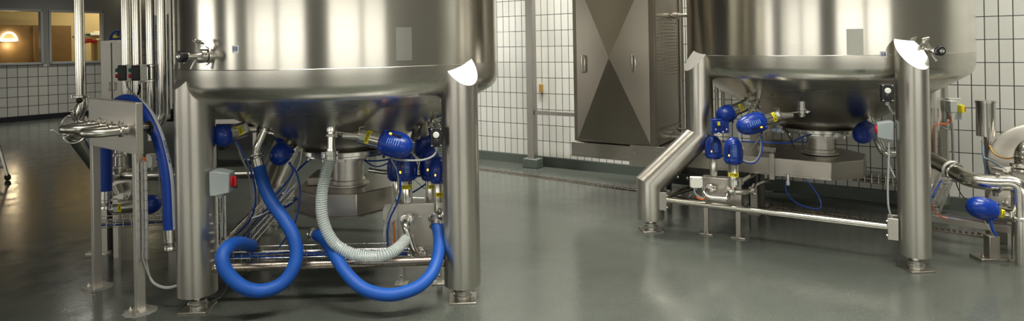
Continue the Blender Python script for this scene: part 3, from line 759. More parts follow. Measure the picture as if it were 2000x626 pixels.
for (u, v) in ((-1.3, -.25), (-.55, -.25), (-.55, .05)):
    b = MB(); b.box(sp_(u, v, .225), (.06, .06, .45), (WD, WN, Z)); b.box(sp_(u, v, .005), (.12, .12, .01), (WD, WN, Z)); b.build('leg', M['beam'], sk)
for px in (1508.5,):
    c = onplane(px, 324, sp_(0, .40, 0), WN)
    b = MB(); b.box(c+WN*.015-Z*.0, (.042, .03, .225), (WD, WN, Z)); br_ = b.build('clamp_bar', M['beam'], sk, bevel=.002)
    b = MB(); b.cyl(c+WN*.01+Z*.11, c+WN*.01+Z*.15, .006, n=10); b.sphere(c+WN*.01+Z*.152, .009); b.build('pin', M['bolt'], br_)
b = MB(); b.box(sp_(-.42, -.1, .615), (.16, .5, .05), (WD, WN, Z)); b.build('raised_cover', M['beam'], sk, bevel=.004)
# electrical cabinet
cu0, cu1, cv0, cv1, cz0, cz1 = -2.25, -1.37, -.37, .38, .60, 2.42
cbn = thing('steel_cabinet', sp_((cu0+cu1)/2, 0, cz0), 'tall brushed steel cabinet with two loop handles and louvred side', 'cabinet')
b = MB(); b.box(sp_((cu0+cu1)/2, (cv0+cv1)/2, (cz0+cz1)/2), (cu1-cu0, cv1-cv0, cz1-cz0), (WD, WN, Z)); b.build('body', M['cab'], cbn, bevel=.004)
b = MB(); fu0, fu1, fz0, fz1 = cu0+.045, cu1-.055, cz0+.02, cz1-.04; fm = ((fu0+fu1)/2, (1.46))
fz1 = 2*1.46-fz0
fz1 = min(fz1, cz1-.04)
q = [sp_(fu0, cv1+.008, fz0), sp_(fu1, cv1+.008, fz0), sp_(fu1, cv1+.008, fz1), sp_(fu0, cv1+.008, fz1)]
ap = sp_(fm[0], cv1+.075, 1.46); bk = [p-WN*.02 for p in q]
b.add(q+[ap]+bk, [(0, 1, 4), (1, 2, 4), (2, 3, 4), (3, 0, 4), (8, 7, 6, 5), (0, 5, 6, 1), (1, 6, 7, 2), (2, 7, 8, 3), (3, 8, 5, 0)])
dr = b.build('front_panel', M['cab'], cbn, ang=1)
for px, py in ((1138.5, 125), (1237, 124)):
    c = onplane(px, py, sp_(0, cv1+.035, 0), WN); hb = MB()
    for s_ in (-1,):
        pts = [c+Z*.085+WN*-.01, c+Z*.085+WN*.035, c-Z*.085+WN*.035, c-Z*.085-WN*.01]
        hb.tube(bend(pts, .018, 4), .006, 10)
    hb.tube([c+WN*.002+V((0, 0, .088*math.cos(k*PI/12)))+WD*.022*math.sin(k*PI/12) for k in range(25)], .004, 6)
    hb.build('handle', M['clamp'], dr)
b = MB(); us = []; vs_ = []
for i in range(9): us += [(i+q, q in (.25, .75)) for q in (0, .2, .25, .75, .8)]
us.append((9, False))
for j in range(19): vs_ += [(j+q, q == .5) for q in (0, .3, .5, .62)]
vs_.append((19, False))
grid = []
for (uu, hu) in us:
    for (vv, hv) in vs_:
        pq = sp_(cu1, cv1-.04-uu*.072, 0); grid.append(V((pq.x, pq.y, 1.875-vv*.0325))+WD*(.002+(.011 if hu and hv else 0)))
nv = len(vs_); b.add(grid, [(i*nv+j, (i+1)*nv+j, (i+1)*nv+j+1, i*nv+j+1) for i in range(len(us)-1) for j in range(nv-1)])
b.build('side_louvres', M['cab'], cbn)
b = MB()
for (v, z0, z1) in ((cv1-.02, cz0, cz1), (cv0+.02, cz0, cz1)): b.box(sp_(cu1+.006, v, (z0+z1)/2), (.012, .03, z1-z0), (WD, WN, Z))
b.box(sp_(cu1+.006, 0, cz0+.15), (.01, cv1-cv0, .012), (WD, WN, Z)); b.build('side_trim', M['cab'], cbn)
for (px, py) in ((1304, 266), (1314, 259), (1321, 251)):
    c = onplane(px, py, sp_(cu1, 0, 0), WD); b = MB(); b.cyl(c-WD*.01, c+WD*.05, .012, n=12); b.lathe(c+WD*.01, WD, [(0, .018), (.014, .018)], 6); cg = b.build('hose_fitting', M['bolt'], cbn)
    cable([c+WD*.05, c+WD*.13-Z*.0+WN*.02, c+WD*.22-Z*.05+WN*.1, c+WD*.28-Z*.16+WN*.12], .010, M['cgrey'], 'grey hose plugged into the cabinet side, %s of three' % {266: 'lowest', 259: 'middle', 251: 'topmost'}[py], 'grey_hose', 'hose')
c0 = onplane(1311, 31, sp_(cu1, -.1, 0), WD); t_ = thing('side_outlet_pipe', c0, 'short steel pipe with union nut sticking out of the cabinet side', 'pipe')
b = MB(); b.cyl(c0-WD*.01, c0+WD*.35, .02, n=20); b.build('pipe', M['pipe'], t_)
b = MB(); b.lathe(c0+WD*.02, WD, [(0, .02), (0, .036), (.05, .036), (.055, .028), (.08, .028), (.08, .02)], 24); b.build('union_nut', M['clamp'], t_)
b = MB(); b.tube(bend([c0+WD*.2, c0+WD*.2+Z*.05, c0+WD*.2+Z*.07+WN*.05], .02), .006, 8); b.build('vent_handle', M['clamp'], t_)
# dark equipment under the beam
dk = thing('underslung_roller_rack', sp_(-1.0, -.2, 0), 'dark rack with a row of small bolts under the beam behind the kinked leg', 'rack')
b = MB(); b.box(sp_(-1.0, .15, .32), (.95, .5, .10), (WD, WN, Z)); b.build('tray', M['black'], dk, bevel=.004)
for k in range(10):
    c = sp_(-1.42+.09*k, .405, .34); bb = MB(); bb.lathe(c, WN, [(0, .014), (.02, .014), (.024, .008), (.03, 0)], 10); bb.build('roller_pin', M['bolt'], dk)
for (u, v) in ((-1.40, -.05), (-.60, -.05)):
    b = MB(); b.box(sp_(u, v, .14), (.04, .04, .28), (WD, WN, Z)); b.build('leg', M['black'], dk)
# wall post and rail
pb = fl(1041, 326)
po = thing('steel_post', (pb.x, pb.y, 0), 'square steel post on a grey plinth in front of the tiled wall', 'post')
b = MB(); b.box((pb.x, pb.y, CH/2), (.10, .10, CH-.02), (WD, WN, Z)); b.build('post', M['post'], po, bevel=.003)
b = MB(); b.box((pb.x, pb.y, .06), (.22, .16, .12), (WD, WN, Z)); b.build('plinth', M['cove'], po, bevel=.01)
rl = V((pb.x, pb.y, 0)); ra = at(1053, 219, rl.y-.03)
b = MB(); b.box(V((pb.x, pb.y, ra.z))+WD*.42, (.74, .06, .05), (WD, WN, Z)); b.build('rail', M['post'], po, bevel=.002)
c = onplane(1057, 172, WP+WN*.02, WN); b = MB(); b.box(c, (.05, .03, .11), (WD, WN, Z)); tag(b.build('yellow_wall_tag', M['camber'], bevel=.003), 'small ochre tag on the tiled wall beside the post', 'tag')
# floor drain
d0 = fl(925, 329); d1 = fl(2050, 455); dd = (fl(1237, 370)-fl(940, 331)).normalized(); d0 = fl(940, 331)-dd*.8; n_ = V((dd.y, -dd.x, 0))
dr = thing('floor_drain_channel', d0, 'narrow grated drain channel running across the floor along the tiled wall', 'drain')
b = MB(); b.box(d0+dd*3.2+Z*.001, (6.4, .085, .004), (dd, n_, Z)); b.build('channel', M['black'], dr)
b = MB()
for k in range(160): b.box(d0+dd*(.02+.04*k)+Z*.005, (.014, .078, .005), (dd, n_, Z))
for s_ in (-.04, .04): b.box(d0+dd*3.2+n_*s_+Z*.005, (6.4, .006, .006), (dd, n_, Z))
b.build('grating', M['rust'], dr)
def A(*p): return at(*p)
def AA(*ps): return [at(*p) for p in ps]
# ------------------------------------------------------------------ hoses with couplings
def hose(label, P, r, mat, ends=(True, True), cl=.07, k=8, n=20, fer=.0, name='rubber_hose', cat='hose', cr_=True):
    pts = cr(P, k) if cr_ else P
    T = thing(name, pts[0], label, cat)
    b = MB(); b.tube(pts, r, n); h = b.build('hose_body', mat, T, ang=60)
    for e, (p, q) in zip(ends, ((pts[0], pts[1]), (pts[-1], pts[-2]))):
        if e:
            d = (p-q).normalized(); c = MB()
            c.lathe(p-d*.02, d, [(0, r+.001), (0, r+.006), (.06, r+.006), (.062, r+.002), (.066, r+.006), (.08, r+.006), (.084, r*.75), (.105, r*.72), (.108, r*1.05), (.118, r*1.12), (.128, r*1.12), (.13, r*.8), (.12, r*.7)], 28)
            c.build('hose_coupling', M['clamp'], T)
    return T, pts, h
def hose_strip(parent, pts, r, dirf, wid, text=None, s0=0, s1=1e9, tlist=(), size=.03):
    """white strip laid along the hose; dirf = side it faces; text centred at arclengths"""
    S = [0]
    for a, b_ in zip(pts, pts[1:]): S.append(S[-1]+(b_-a).length)
    fr = []
    for i in range(len(pts)):
        a = pts[max(i-1, 0)]; c = pts[min(i+1, len(pts)-1)]; t = (c-a).normalized(); n = V(dirf); n = (n-t*n.dot(t)).normalized(); fr.append((t, n))
    def pos(s, w, rr):
        s = min(max(s, 0), S[-1]-1e-6); i = 0
        while S[i+1] < s: i += 1
        f = (s-S[i])/(S[i+1]-S[i]); p = pts[i].lerp(pts[i+1], f); t = fr[i][0].lerp(fr[i+1][0], f).normalized(); n = fr[i][1].lerp(fr[i+1][1], f).normalized()
        sd = t.cross(n); return p+(n*math.cos(w/rr)+sd*math.sin(w/rr))*rr
    s1 = min(s1, S[-1]); N = 60; vs = []
    for i in range(N+1):
        for k in range(5): vs.append(pos(s0+(s1-s0)*i/N, wid*(k/4-.5), r+.0012))
    b = MB(); b.add(vs, [(i*5+k, i*5+k+1, i*5+k+6, i*5+k+5) for i in range(N) for k in range(4)])
    st_ = b.build('white_strip', M['strip'], parent)
    for s in tlist:
        b = text_on(text, size, lambda x, y: pos(s+x, y, r+.0022), .02, .2); b.build('strip_lettering', M['hoseink'], st_)
    return S[-1]
# hose A: looped blue hose at the left
T, pts, h = hose('thick blue hose hanging in a closed loop beside the left front leg', AA((506, 326, 3.97), (511, 345, 3.95), (519, 370, 3.91), (532, 396, 3.86), (552, 424, 3.81), (572, 458, 3.77), (579, 494, 3.74), (570, 529, 3.70), (546, 556, 3.66), (510, 567, 3.62), (475, 560, 3.58), (445, 534, 3.56), (434, 505, 3.57), (444, 483, 3.63), (466, 474, 3.76), (492, 480, 3.93)), .040, M['hose'], (False, False))
b = MB(); d = (pts[0]-pts[1]).normalized(); b.lathe(pts[0]-d*.015, d, [(0, .036), (0, .034), (.065, .036), (.07, .040), (.072, .03), (.1, .028)], 28); tri_clamp(b, pts[0]+d*.075, d, .037, .02, (-1, 0, 0)); b.build('hose_coupling', M['clamp'], T)
top = pts[0]+d*.08
pt = thing('drain_pipe', top, 'bent polished outlet pipe with clamps above the looped blue hose', 'pipe')
pp = bend([top, A(503, 285, 3.99), A(521, 243, 4.02), A(524, 232, 4.03)], .05)
b = MB(); b.tube(pp, .026, 20); b.build('pipe', M['pipe'], pt)
b = MB(); ax = (A(521, 243, 4.02)-A(503, 285, 3.99)).normalized(); tri_clamp(b, A(516, 255, 4.01), ax, .026, .016, (1, 0, 0)); b.build('clamp', M['clamp'], pt); b = MB(); tri_clamp(b, A(520.5, 244, 4.02), ax, .028, .02, (-1, 0, 0)); b.build('clamp', M['clamp'], pt)
# hose B : hanging U
T, pts, h = hose('thick blue hose hanging in a wide U from the manifold block right port', AA((852, 434, 3.98), (857, 455, 3.93), (858, 480, 3.86), (852, 512, 3.77), (838, 540, 3.70), (809, 563, 3.65), (762, 575, 3.62), (714, 565, 3.64), (680, 537, 3.69), (657, 503, 3.77), (643, 478, 3.86), (628, 462, 3.95), (620, 458, 4.02)), .038, M['hose'], (False, False))
b = MB(); d = (pts[-1]-pts[-2]).normalized(); d = (d+V((-.6, 0, 0))).normalized(); b.lathe(pts[-1]-d*.01, d, [(0, .026), (.02, .028), (.05, .030), (.052, .042), (.066, .042), (.068, .032), (.068, .026), (.03, .024)], 28); b.build('hose_coupling', M['clamp'], T)
b = MB(); d = V((-.05, .75, .66)).normalized(); b.lathe(pts[0]-V(d)*.03, d, [(0, .042), (.03, .042), (.032, .032), (.045, .03)], 28); tri_clamp(b, pts[0]+V(d)*.02, d, .036, .02, (1, 0, .2)); b.build('hose_coupling.001', M['clamp'], T)
# clear spiral hose
P = AA((647, 304, 3.84), (643, 316, 3.83), (636, 340, 3.82), (629.5, 372, 3.81), (628, 412, 3.80), (637, 448, 3.79), (657, 478, 3.78), (688, 495, 3.77), (722, 500.5, 3.78), (754, 496.5, 3.80), (779, 482, 3.90), (798, 461, 4.02))
pts = cr(P, 10); T = thing('clear_spiral_hose', pts[0], 'transparent reinforced hose hanging from the middle of the left tank', 'hose')
b = MB(); b.tube(pts, .035, 24); b.build('hose_body', M['clear'], T, ang=60)
b = MB(); fr = frames(pts); L = [0]
for a_, c_ in zip(pts, pts[1:]): L.append(L[-1]+(c_-a_).length)
hx = []; pitch = .014; n_ = int(L[-1]/pitch*14)
for i in range(n_+1):
    s = L[-1]*i/n_*.9999; j = 0
    while L[j+1] < s: j += 1
    f_ = (s-L[j])/(L[j+1]-L[j]); p = pts[j].lerp(pts[j+1], f_); S_ = fr[j][1].lerp(fr[j+1][1], f_).normalized(); U_ = fr[j][2].lerp(fr[j+1][2], f_).normalized()
    an = 2*PI*s/pitch; hx.append(p+(S_*math.cos(an)+U_*math.sin(an))*.0345)
b.tube(hx, .0022, 5); b.build('spiral_wire', M['spiral'], T, ang=80)
top = pts[0]
b = MB(); b.lathe(top-Z*.02, Z, [(0, .037), (0, .039), (.022, .039), (.024, .036), (.03, .036), (.032, .039), (.052, .039), (.054, .03), (.07, .028)], 28)
for zz in (-.008, .022): b.box(top+V((.0, -.040, zz)), (.026, .008, .016)); b.box(top+V((-.042, -.01, zz)), (.03, .006, .006)); b.box(top+V((.042, -.01, zz)), (.008, .02, .02))
b.build('hose_coupling', M['clamp'], T)
pt = thing('outlet_pipe', top+Z*.05, 'straight polished outlet pipe with clamp above the transparent hose', 'pipe')
pc = A(648, 259, 3.86)
b = MB(); b.cyl(top+Z*.04, V((pc.x, pc.y, pc.z+.10)), .0245, n=24); b.build('pipe', M['pipe'], pt)
b = MB(); tri_clamp(b, V((pc.x, pc.y, pc.z-.012)), Z, .028, .024, (1, -.5, 0)); b.lathe(V((pc.x, pc.y, pc.z+.01)), Z, [(0, .025), (0, .036), (.01, .036), (.04, .030), (.06, .034), (.075, .034), (.075, .025)], 24); b.build('clamp', M['clamp'], pt)
# ------------------------------------------------------------------ valves of tank A
valve('blue-headed valve marked V5255 slung diagonally below the left tank', A(706, 266, 3.86), A(805, 289, 3.74), .052, .155, .082, 'V5255', pc, flip=True, turn=-.15, group=None)
valve('blue-headed valve just right of the left tank front leg, clamped above the looped hose', A(478, 252, 4.02), A(421, 268, 3.84), .050, .13, .072, 'V52', A(519, 247, 4.02), lamp=False, vents=False, flip=False, lab_at=.5)
valve('ball-like blue valve head facing forward right of the looped hose coupling', A(578, 268, 4.34), A(537, 313, 4.06), .045, .17, .072, None, A(574, 262, 4.38), lamp=False, vents=False)
valve('dark blue valve half hidden behind the ball-like valve head', A(585, 250, 4.5), A(543, 272, 4.28), .040, .12, .066, None, None, lamp=False, vents=False)
valve('upright blue-headed valve marked V5272, first from the left on the manifold block', A(795, 398, 4.2), A(791, 296, 4.2), .040, .165, .080, 'V5272', None, turn=.1, lab_at=.75)
valve('upright blue valve tucked behind and left of the V5272 valve', A(779, 392, 4.38), A(774, 300, 4.38), .034, .15, .072, None, None, lamp=False, vents=False)
valve('upright blue valve with a lit amber lamp below the white push button box', A(842, 398, 4.28), A(840, 285, 4.28), .036, .17, .074, 'V52', None, lab_at=.75, turn=.3, vents=False)
valve('upright blue-headed valve marked V52 touching the right front leg of the left tank', A(857, 410, 4.12), A(857, 305, 4.12), .034, .185, .064, 'V52', None, lab_at=.6, turn=.2, vents=False)
valve('big blue valve dome directly behind the black push button box of the left tank', A(824, 330, 4.55), A(842, 250, 4.50), .040, .10, .088, None, None, lamp=False, vents=False)
valve('small blue valve high under the left tank cone beside its right front leg', A(838, 246, 4.62), A(866, 214, 4.68), .03, .06, .06, None, None, lamp=False, vents=False)
t_ = thing('clamped_pipe', A(848, 250, 4.3), 'slanted polished pipe with two clamps above the black push button box', 'pipe')
b = MB(); b.cyl(A(838, 219, 4.36), A(857, 250, 4.28), .021, n=18); b.build('pipe', M['pipe'], t_)
b = MB(); ax = (A(857, 250, 4.28)-A(838, 219, 4.36)).normalized()
for p in ((841, 224, 4.35), (849, 237, 4.31)): tri_clamp(b, A(*p), ax, .022, .018, (1, 0, -.3))
b.build('clamp', M['clamp'], t_)
for (p0, p1, lab) in (((828, 245, 4.4), (826, 262, 4.36), 'right one of two steel cone ends under the left tank'), ((812, 250, 4.5), (813, 272, 4.46), 'left one of two steel cone ends under the left tank')):
    b = MB(); a0 = A(*p0); a1 = A(*p1); b.lathe(a0, a1-a0, [(0, .022), ((a1-a0).length*.9, .044), ((a1-a0).length, .044), ((a1-a0).length+.01, .03)], 24); b.lathe(a0, a0-a1, [(0, .022), (.05, .022), (.052, .034), (.07, .034)], 20)
    tag(b.build('steel_reducer', M['beam']), lab, 'pipe fitting')
jb0 = at(815, 288, 4.6); junction_box(jb0, (-.1, -1, 0), (0, 0, 1), (.05, .08, .05), 'small grey box between the blue valves under the left tank', 'greybox', 1)
# ------------------------------------------------------------------ manifold block of tank A
mb = thing('manifold_block', V((-.74, 4.2, 0)), 'brushed steel manifold block on two legs below the V5272 valve', 'manifold')
m0 = A(776, 398, 4.14); m1 = A(862, 400, 4.14); mz = A(776, 497, 4.14).z
b = MB(); b.box(((m0.x+m1.x)/2, 4.14+.08, (m0.z+mz)/2), (m1.x-m0.x, .16, m0.z-mz)); b.build('block', M['sheet'], mb, bevel=.004)
for px in (785, 858):
    q = fl(px, 553); b = MB(); b.box((q.x, 4.16, mz/2+.01), (.034, .03, mz+.02)); b.box((q.x, 4.16, .004), (.09, .07, .008))
    l_ = b.build('leg', M['sheet'], mb, bevel=.002); b = MB(); b.lathe((q.x, 4.143, .06), (0, -1, 0), [(0, .011), (.008, .011), (.010, .004), (.018, .004)], 6); b.build('bolt', M['bolt'], l_)
def port(b_, c, n, r, ln, ring_r=None):
    b_.lathe(c, n, [(-.01, r*1.3), (.004, r*1.3), (.006, r), (ln, r)], 24)
    flange(b_, c+V(n).normalized()*ln, n, r, .018, .014)
    tri_clamp(b_, c+V(n).normalized()*ln, n, r+.006, .022, (1, 0, 0))
yF = V((0, -1, 0))
pj = A(797, 424, 4.14); pl = A(822, 490, 4.14)
b = MB(); port(b, pj, yF, .024, .05); b.build('port', M['clamp'], mb)
b = MB(); port(b, A(850, 420, 4.14), V((0, -1, -.15)), .024, .05); b.build('port', M['clamp'], mb)
b = MB(); b.lathe(A(822.5, 421, 4.14), yF, [(0, .012), (.01, .012), (.012, .008), (.02, .008), (.022, .011), (.03, .011), (.032, 0)], 16); b.build('port_plug', M['clamp'], mb)
b = MB(); port(b, pl, yF, .024, .03); b.build('port', M['clamp'], mb)
jt = thing('jumper_pipe', pj, 'polished U-shaped jumper pipe slanting across the manifold block front', 'pipe')
b = MB(); P_ = bend([pj+yF*.05, pj+yF*.15, pl+yF*.15, pl+yF*.03], .05, 8); b.tube(P_, .0215, 24); b.build('pipe', M['pipe'], jt)
b = MB(); flange(b, pj+yF*.07, yF, .0215, .012, .02); b.build('ferrule', M['clamp'], jt); b = MB(); flange(b, pl+yF*.055, yF, .0215, .012, .02); b.build('ferrule', M['clamp'], jt)
t_ = thing('side_port_pipe', A(866, 420, 4.1), 'short polished pipe stub at the right side of the manifold block', 'pipe')
b = MB(); b.cyl(A(858, 421, 4.10), A(876, 419, 4.12), .018, n=18); flange(b, A(866, 420, 4.11), (1, 0, 0), .018, .014, .012); b.build('pipe', M['clamp'], t_)
junction_box(A(762.5, 415.5, 4.13), (-.12, -1, 0), Z, (.085, .105, .05), 'white junction box at the left side of the manifold block', 'white', 2)
# push-button boxes, isolators
button_box(A(852, 267, 3.79), (.1, -1, 0), Z, 'black push button box with white button on the right front leg of the left tank')
button_box(A(1732, 181, 4.12), (-.35, -1, 0), Z, 'black push button box with white button under the right tank')
cable([(852, 287, 3.79), (851, 297, 3.79), (843, 306, 3.78), (825, 312, 3.76), (800, 313, 3.75), (775, 311, 3.75), (764, 308, 3.8), (768, 318, 3.9), (776, 335, 3.98), (778, 360, 4.0), (772, 385, 4.02), (760, 415, 4.03), (752, 440, 4.02), (750, 460, 4.0), (751, 478, 4.02)], .0062, M['cgrey'], 'pale grey cable sagging from the push button box across the blue valves')
isolator(A(416, 355, 3.80), (.98, .08, 0), Z, 'grey isolator box with red dial on the left front leg of the left tank', (.12, .150, .115))
isolator(A(1744, 254, 4.36), (-.90, .42, 0), Z, 'grey isolator box with partly hidden red dial under the right tank', (.11, .13, .10), knob=False)
# ------------------------------------------------------------------ wire trays under tank A
wire_tray(A(447, 512, 4.02), A(803, 503, 4.08), .11, .085, 'horizontal wire mesh tray running behind the loop of the blue hose', pitch=.05, r=.0025, longs=4)
wire_tray(V((-1.80, 4.02, .31)), V((-2.02, 5.5, .31)), .13, .09, 'wire mesh tray receding from the left front leg to the rear', pitch=.042, r=.003, longs=5)
q = A(430, 384, 3.83); wire_tray(V((q.x, q.y, .30)), V((q.x, q.y, .70)), .045, .04, 'vertical wire mesh strip below the grey isolator box with red dial', up=V((.6, -.8, 0)), pitch=.05, longs=3)
for i, (dx, dz, m_, r_) in enumerate(((-.035, .03, 'cblue', .006), (.0, .022, 'cgrey', .008), (.03, .03, 'cblue', .0055), (.04, .05, 'cblack', .006), (-.01, .045, 'cblue', .005), (.02, .055, 'cblue', .006))):
    P = [V((-1.80+dx-.22*t+.006*math.sin(9*t+i), 4.05+1.4*t, .31+dz+.006*math.sin(7*t+i*2))) for t in [k/10 for k in range(11)]]
    cable(P, r_, M[m_], '%s cable in the receding wire tray under the left tank, %s' % ({'cblue': 'blue', 'cgrey': 'grey', 'cblack': 'black'}[m_], ('leftmost', 'thick, in the middle', 'right of middle', 'by the right rim', 'on top left', 'topmost')[i]))
for i, (dy, dz, m_, r_) in enumerate(((-.03, .03, 'cblue', .008), (.0, .015, 'cgrey', .007), (.03, .02, 'cgrey', .006), (.01, .04, 'cblue', .006))):
    P = [A(452+34.5*k, 509-.85*k, 4.05)+V((0, dy, dz+.004*math.sin(k*1.7+i))) for k in range(11)]
    cable(P, r_, M[m_], '%s cable lying in the horizontal wire tray under the left tank, %s' % ({'cblue': 'blue', 'cgrey': 'grey'}[m_], ('thick front one', 'lowest', 'rear one', 'topmost thin one')[i]))
# loose pneumatic tubes around tank A
cable([(462, 276, 3.95), (474, 296, 3.95), (487, 325, 3.95), (497, 360, 3.98), (499, 395, 4.0), (490, 425, 4.05), (470, 450, 4.1), (455, 460, 4.15)], .006, M['cblue'], 'blue tube hanging from the valve left of the drain pipe')
cable([(460, 276, 3.98), (470, 300, 3.98), (482, 330, 3.98), (491, 365, 4.0), (492, 400, 4.02), (482, 430, 4.08), (462, 452, 4.14)], .0055, M['cgrey'], 'grey cable hanging from the valve left of the drain pipe')
cable([(466, 296, 4.2), (470, 306, 4.2), (476, 318, 4.2), (481, 325, 4.2)], .006, M['cgrey'], 'short grey cable with pale plug behind the hanging blue tube')
cable([(563, 318, 4.05), (575, 330, 4.05), (583, 350, 4.04), (586, 375, 4.02), (582, 410, 4.0), (574, 440, 3.98), (560, 462, 4.0), (545, 482, 4.02)], .006, M['cblue'], 'blue tube hanging straight down right of the looped hose')
cable([(565, 315, 4.1), (572, 335, 4.1), (560, 355, 4.1), (545, 372, 4.1), (533, 388, 4.1), (520, 400, 4.12)], .006, M['cblue'], 'blue tube running down from the ball-like valve to the looped hose')
cable([(590, 290, 4.2), (585, 318, 4.2), (572, 345, 4.2), (555, 378, 4.18), (545, 392, 4.16)], .0045, M['white'], 'thin white tube crossing behind the ball-like valve')
cable([(534, 378, 4.3), (555, 368, 4.3), (572, 345, 4.3), (580, 320, 4.3), (583, 300, 4.3)], .008, M['cgrey'], 'grey cable curving up behind the ball-like valve')
cable([(494, 425, 4.0), (520, 416, 4.2), (545, 408, 4.3), (565, 400, 4.35), (580, 385, 4.4), (590, 372, 4.45)], .009, M['cblue'], 'thick blue tube arching behind the looped hose')
cable([(492, 425, 3.98), (510, 419, 4.0), (527, 411, 4.1), (550, 400, 4.15), (572, 393, 4.2)], .0045, M['white'], 'thin white tube arching behind the looped hose')
cable([(575, 338, 4.3), (600, 315, 4.4), (618, 306, 4.45), (650, 303, 4.6)], .007, M['cblue'], 'blue tube rising towards the left tank outlet flange')
cable([(655, 309, 4.7), (690, 310, 4.7), (730, 314, 4.6), (765, 309, 4.5), (790, 295, 4.4)], .006, M['cblue'], 'blue tube passing behind the agitator column of the left tank')
cable([(700, 298, 4.6), (715, 315, 4.6), (735, 325, 4.5), (758, 318, 4.4), (775, 306, 4.3)], .005, M['cblue'], 'thin blue tube drooping left of the V5255 valve')
cable([(771, 321, 3.95), (781, 345, 3.99), (782, 372, 4.01), (774, 400, 4.02), (762, 425, 4.03), (757, 450, 4.03), (757, 480, 4.04)], .006, M['cblue'], 'blue tube beside the pale grey cable at the manifold block')
cable([(759, 432, 4.1), (760, 450, 4.1), (762, 470, 4.1), (764, 485, 4.1)], .007, M['cgrey'], 'short grey cable below the white junction box')
cable([(768, 432, 4.1), (770, 448, 4.1), (771, 462, 4.1), (768, 482, 4.1)], .006, M['corange'], 'short orange cable below the white junction box')
cable([(797, 380, 4.3), (815, 370, 4.35), (835, 356, 4.35), (850, 340, 4.4)], .006, M['cblue'], 'blue tube crossing between the upright valves on the manifold block')
cable([(800, 340, 4.4), (815, 355, 4.4), (830, 368, 4.4)], .004, M['wire'], 'thin steel rod crossing between the upright valves')
cable([(878, 548, 3.89), (884, 560, 3.86), (890, 572, 3.86)], .003, M['cblack'], 'thin black wire by the foot of the right front leg of the left tank')
cable([(444, 550, 3.8), (441, 565, 3.78), (430, 580, 3.76), (415, 588, 3.74)], .004, M['cblack'], 'thin black wire by the foot of the left front leg of the left tank')
cable([(434, 378, 3.82), (435, 400, 3.82), (434, 430, 3.83), (434, 462, 3.84)], .006, M['cgrey'], 'grey cable coming down from the red-dial isolator box into the mesh strip')
# background pipe run behind the left leg and a far machine frame
bp_ = thing('horizontal_pipe', A(232, 342, 4.9), 'large horizontal steel pipe running behind the left tank leg', 'pipe')
b = MB(); b.cyl(A(214, 342, 4.9), A(500, 336, 5.0), .050, n=28); b.build('pipe', M['pipe'], bp_)
b = MB(); ax = (A(500, 336, 5.0)-A(214, 342, 4.9)).normalized(); tri_clamp(b, A(233, 341.5, 4.9), ax, .054, .03, (0, -.6, -1)); tri_clamp(b, A(218, 342, 4.9), ax, .054, .02, (0, -.6, 1)); b.build('clamp', M['clamp'], bp_)
fr_ = thing('far_machine_frame', fl(445, 300), 'dark machine frame standing far behind the left tank leg', 'frame'); fo_ = fr_.location
b = MB()
y_ = 8.6
b.box((at(440, 233, y_).x, y_, at(440, 233, y_).z), (1.1, .5, .06)); b.build('top_rail', M['post'], fr_)
b = MB(); x_ = at(440, 233, y_).x; b.box((x_, y_+.1, .22+.2), (.9, .4, .4)); b.box((x_+.1, y_-.1, .53), (.5, .1, .12)); b.build('machine_box', M['black'], fr_)
for dx in (-.5, -.05, .5):
    b = MB(); b.box((x_+dx, y_-.2, .33), (.05, .05, .66)); b.build('leg', M['post'], fr_)
# ------------------------------------------------------------------ swing-bend panel at the far left
PL = fl(190, 560); PR = fl(274, 607); PD = (PR-PL).normalized(); PN = V((PD.y, -PD.x, 0))
pn = thing('flow_plate_stand', PL, 'upright steel pipe connection panel standing on two square legs', 'panel')
Lw = (PR-PL).length
b = MB(); b.box(PL+PD*(Lw/2)+Z*(.968+1.288)/2, (Lw+.075, .042, .32), (PD, PN, Z)); b.build('panel_box', M['sheet'], pn, bevel=.003)
for q in (PL, PR):
    b = MB(); b.box(q+Z*.49, (.048, .048, .97), (PD, PN, Z)); lg = b.build('leg', M['sheet'], pn, bevel=.003)
    b = MB(); b.box(q+Z*.005, (.13, .13, .01), (PD, PN, Z)); b.build('foot_plate', M['sheet'], lg)
    b = MB(); b.lathe(q-Z*.001, Z, [(0, .10), (.006, .085), (.007, 0)], 9); b.build('grout_patch', M['grout'], lg)
    for s_ in (-1, 1):
        b = MB(); b.lathe(q+PD*s_*.05+PN*.035+Z*.01, Z, [(0, .011), (.009, .011), (.009, .005), (.02, .005), (.021, 0)], 6); b.build('bolt', M['bolt'], lg)
def ubend(label, pr, pl, out, lift=0):
    T = thing('swing_bend_pipe', pr, label, 'pipe bend', 'U-shaped swing bends on the connection panel')
    b = MB(); sag = V((0, 0, lift)); w = (pl-pr).length/2
    P_ = [pr+PN*.02, pr+PN*(out-w)]+[(pr+pl)/2+PN*(out-w)+(pr-pl)/2*math.cos(PI*k/12)+PN*w*math.sin(PI*k/12) for k in range(1, 12)]+[pl+PN*(out-w), pl+PN*.02]
    b.tube(P_, .027, 24); b.build('pipe', M['bend'], T)
    for p in (pr, pl):
        b = MB(); c = p+PN*(.055 if p is pr else .06); tri_clamp(b, c, PN, .027, .026, Z); b.lathe(p+PN*.0, PN, [(.02, .026), (.021, .03), (.025, .03), (.026, .026)], 20); b.build('clamp', M['clamp'], T)
    return T
hz = 1.118
def onpanel(px, py): p = onplane(px, py, PL+PN*.02, PN); return V((p.x, p.y, hz))
ubend('front one of the two U-shaped pipe bends on the connection panel, nearest its right edge', onpanel(255, 250), onpanel(232, 245), .215)
ubend('rear one of the two U-shaped pipe bends on the connection panel, reaching furthest left', onpanel(212, 243), onpanel(190, 240), .215)
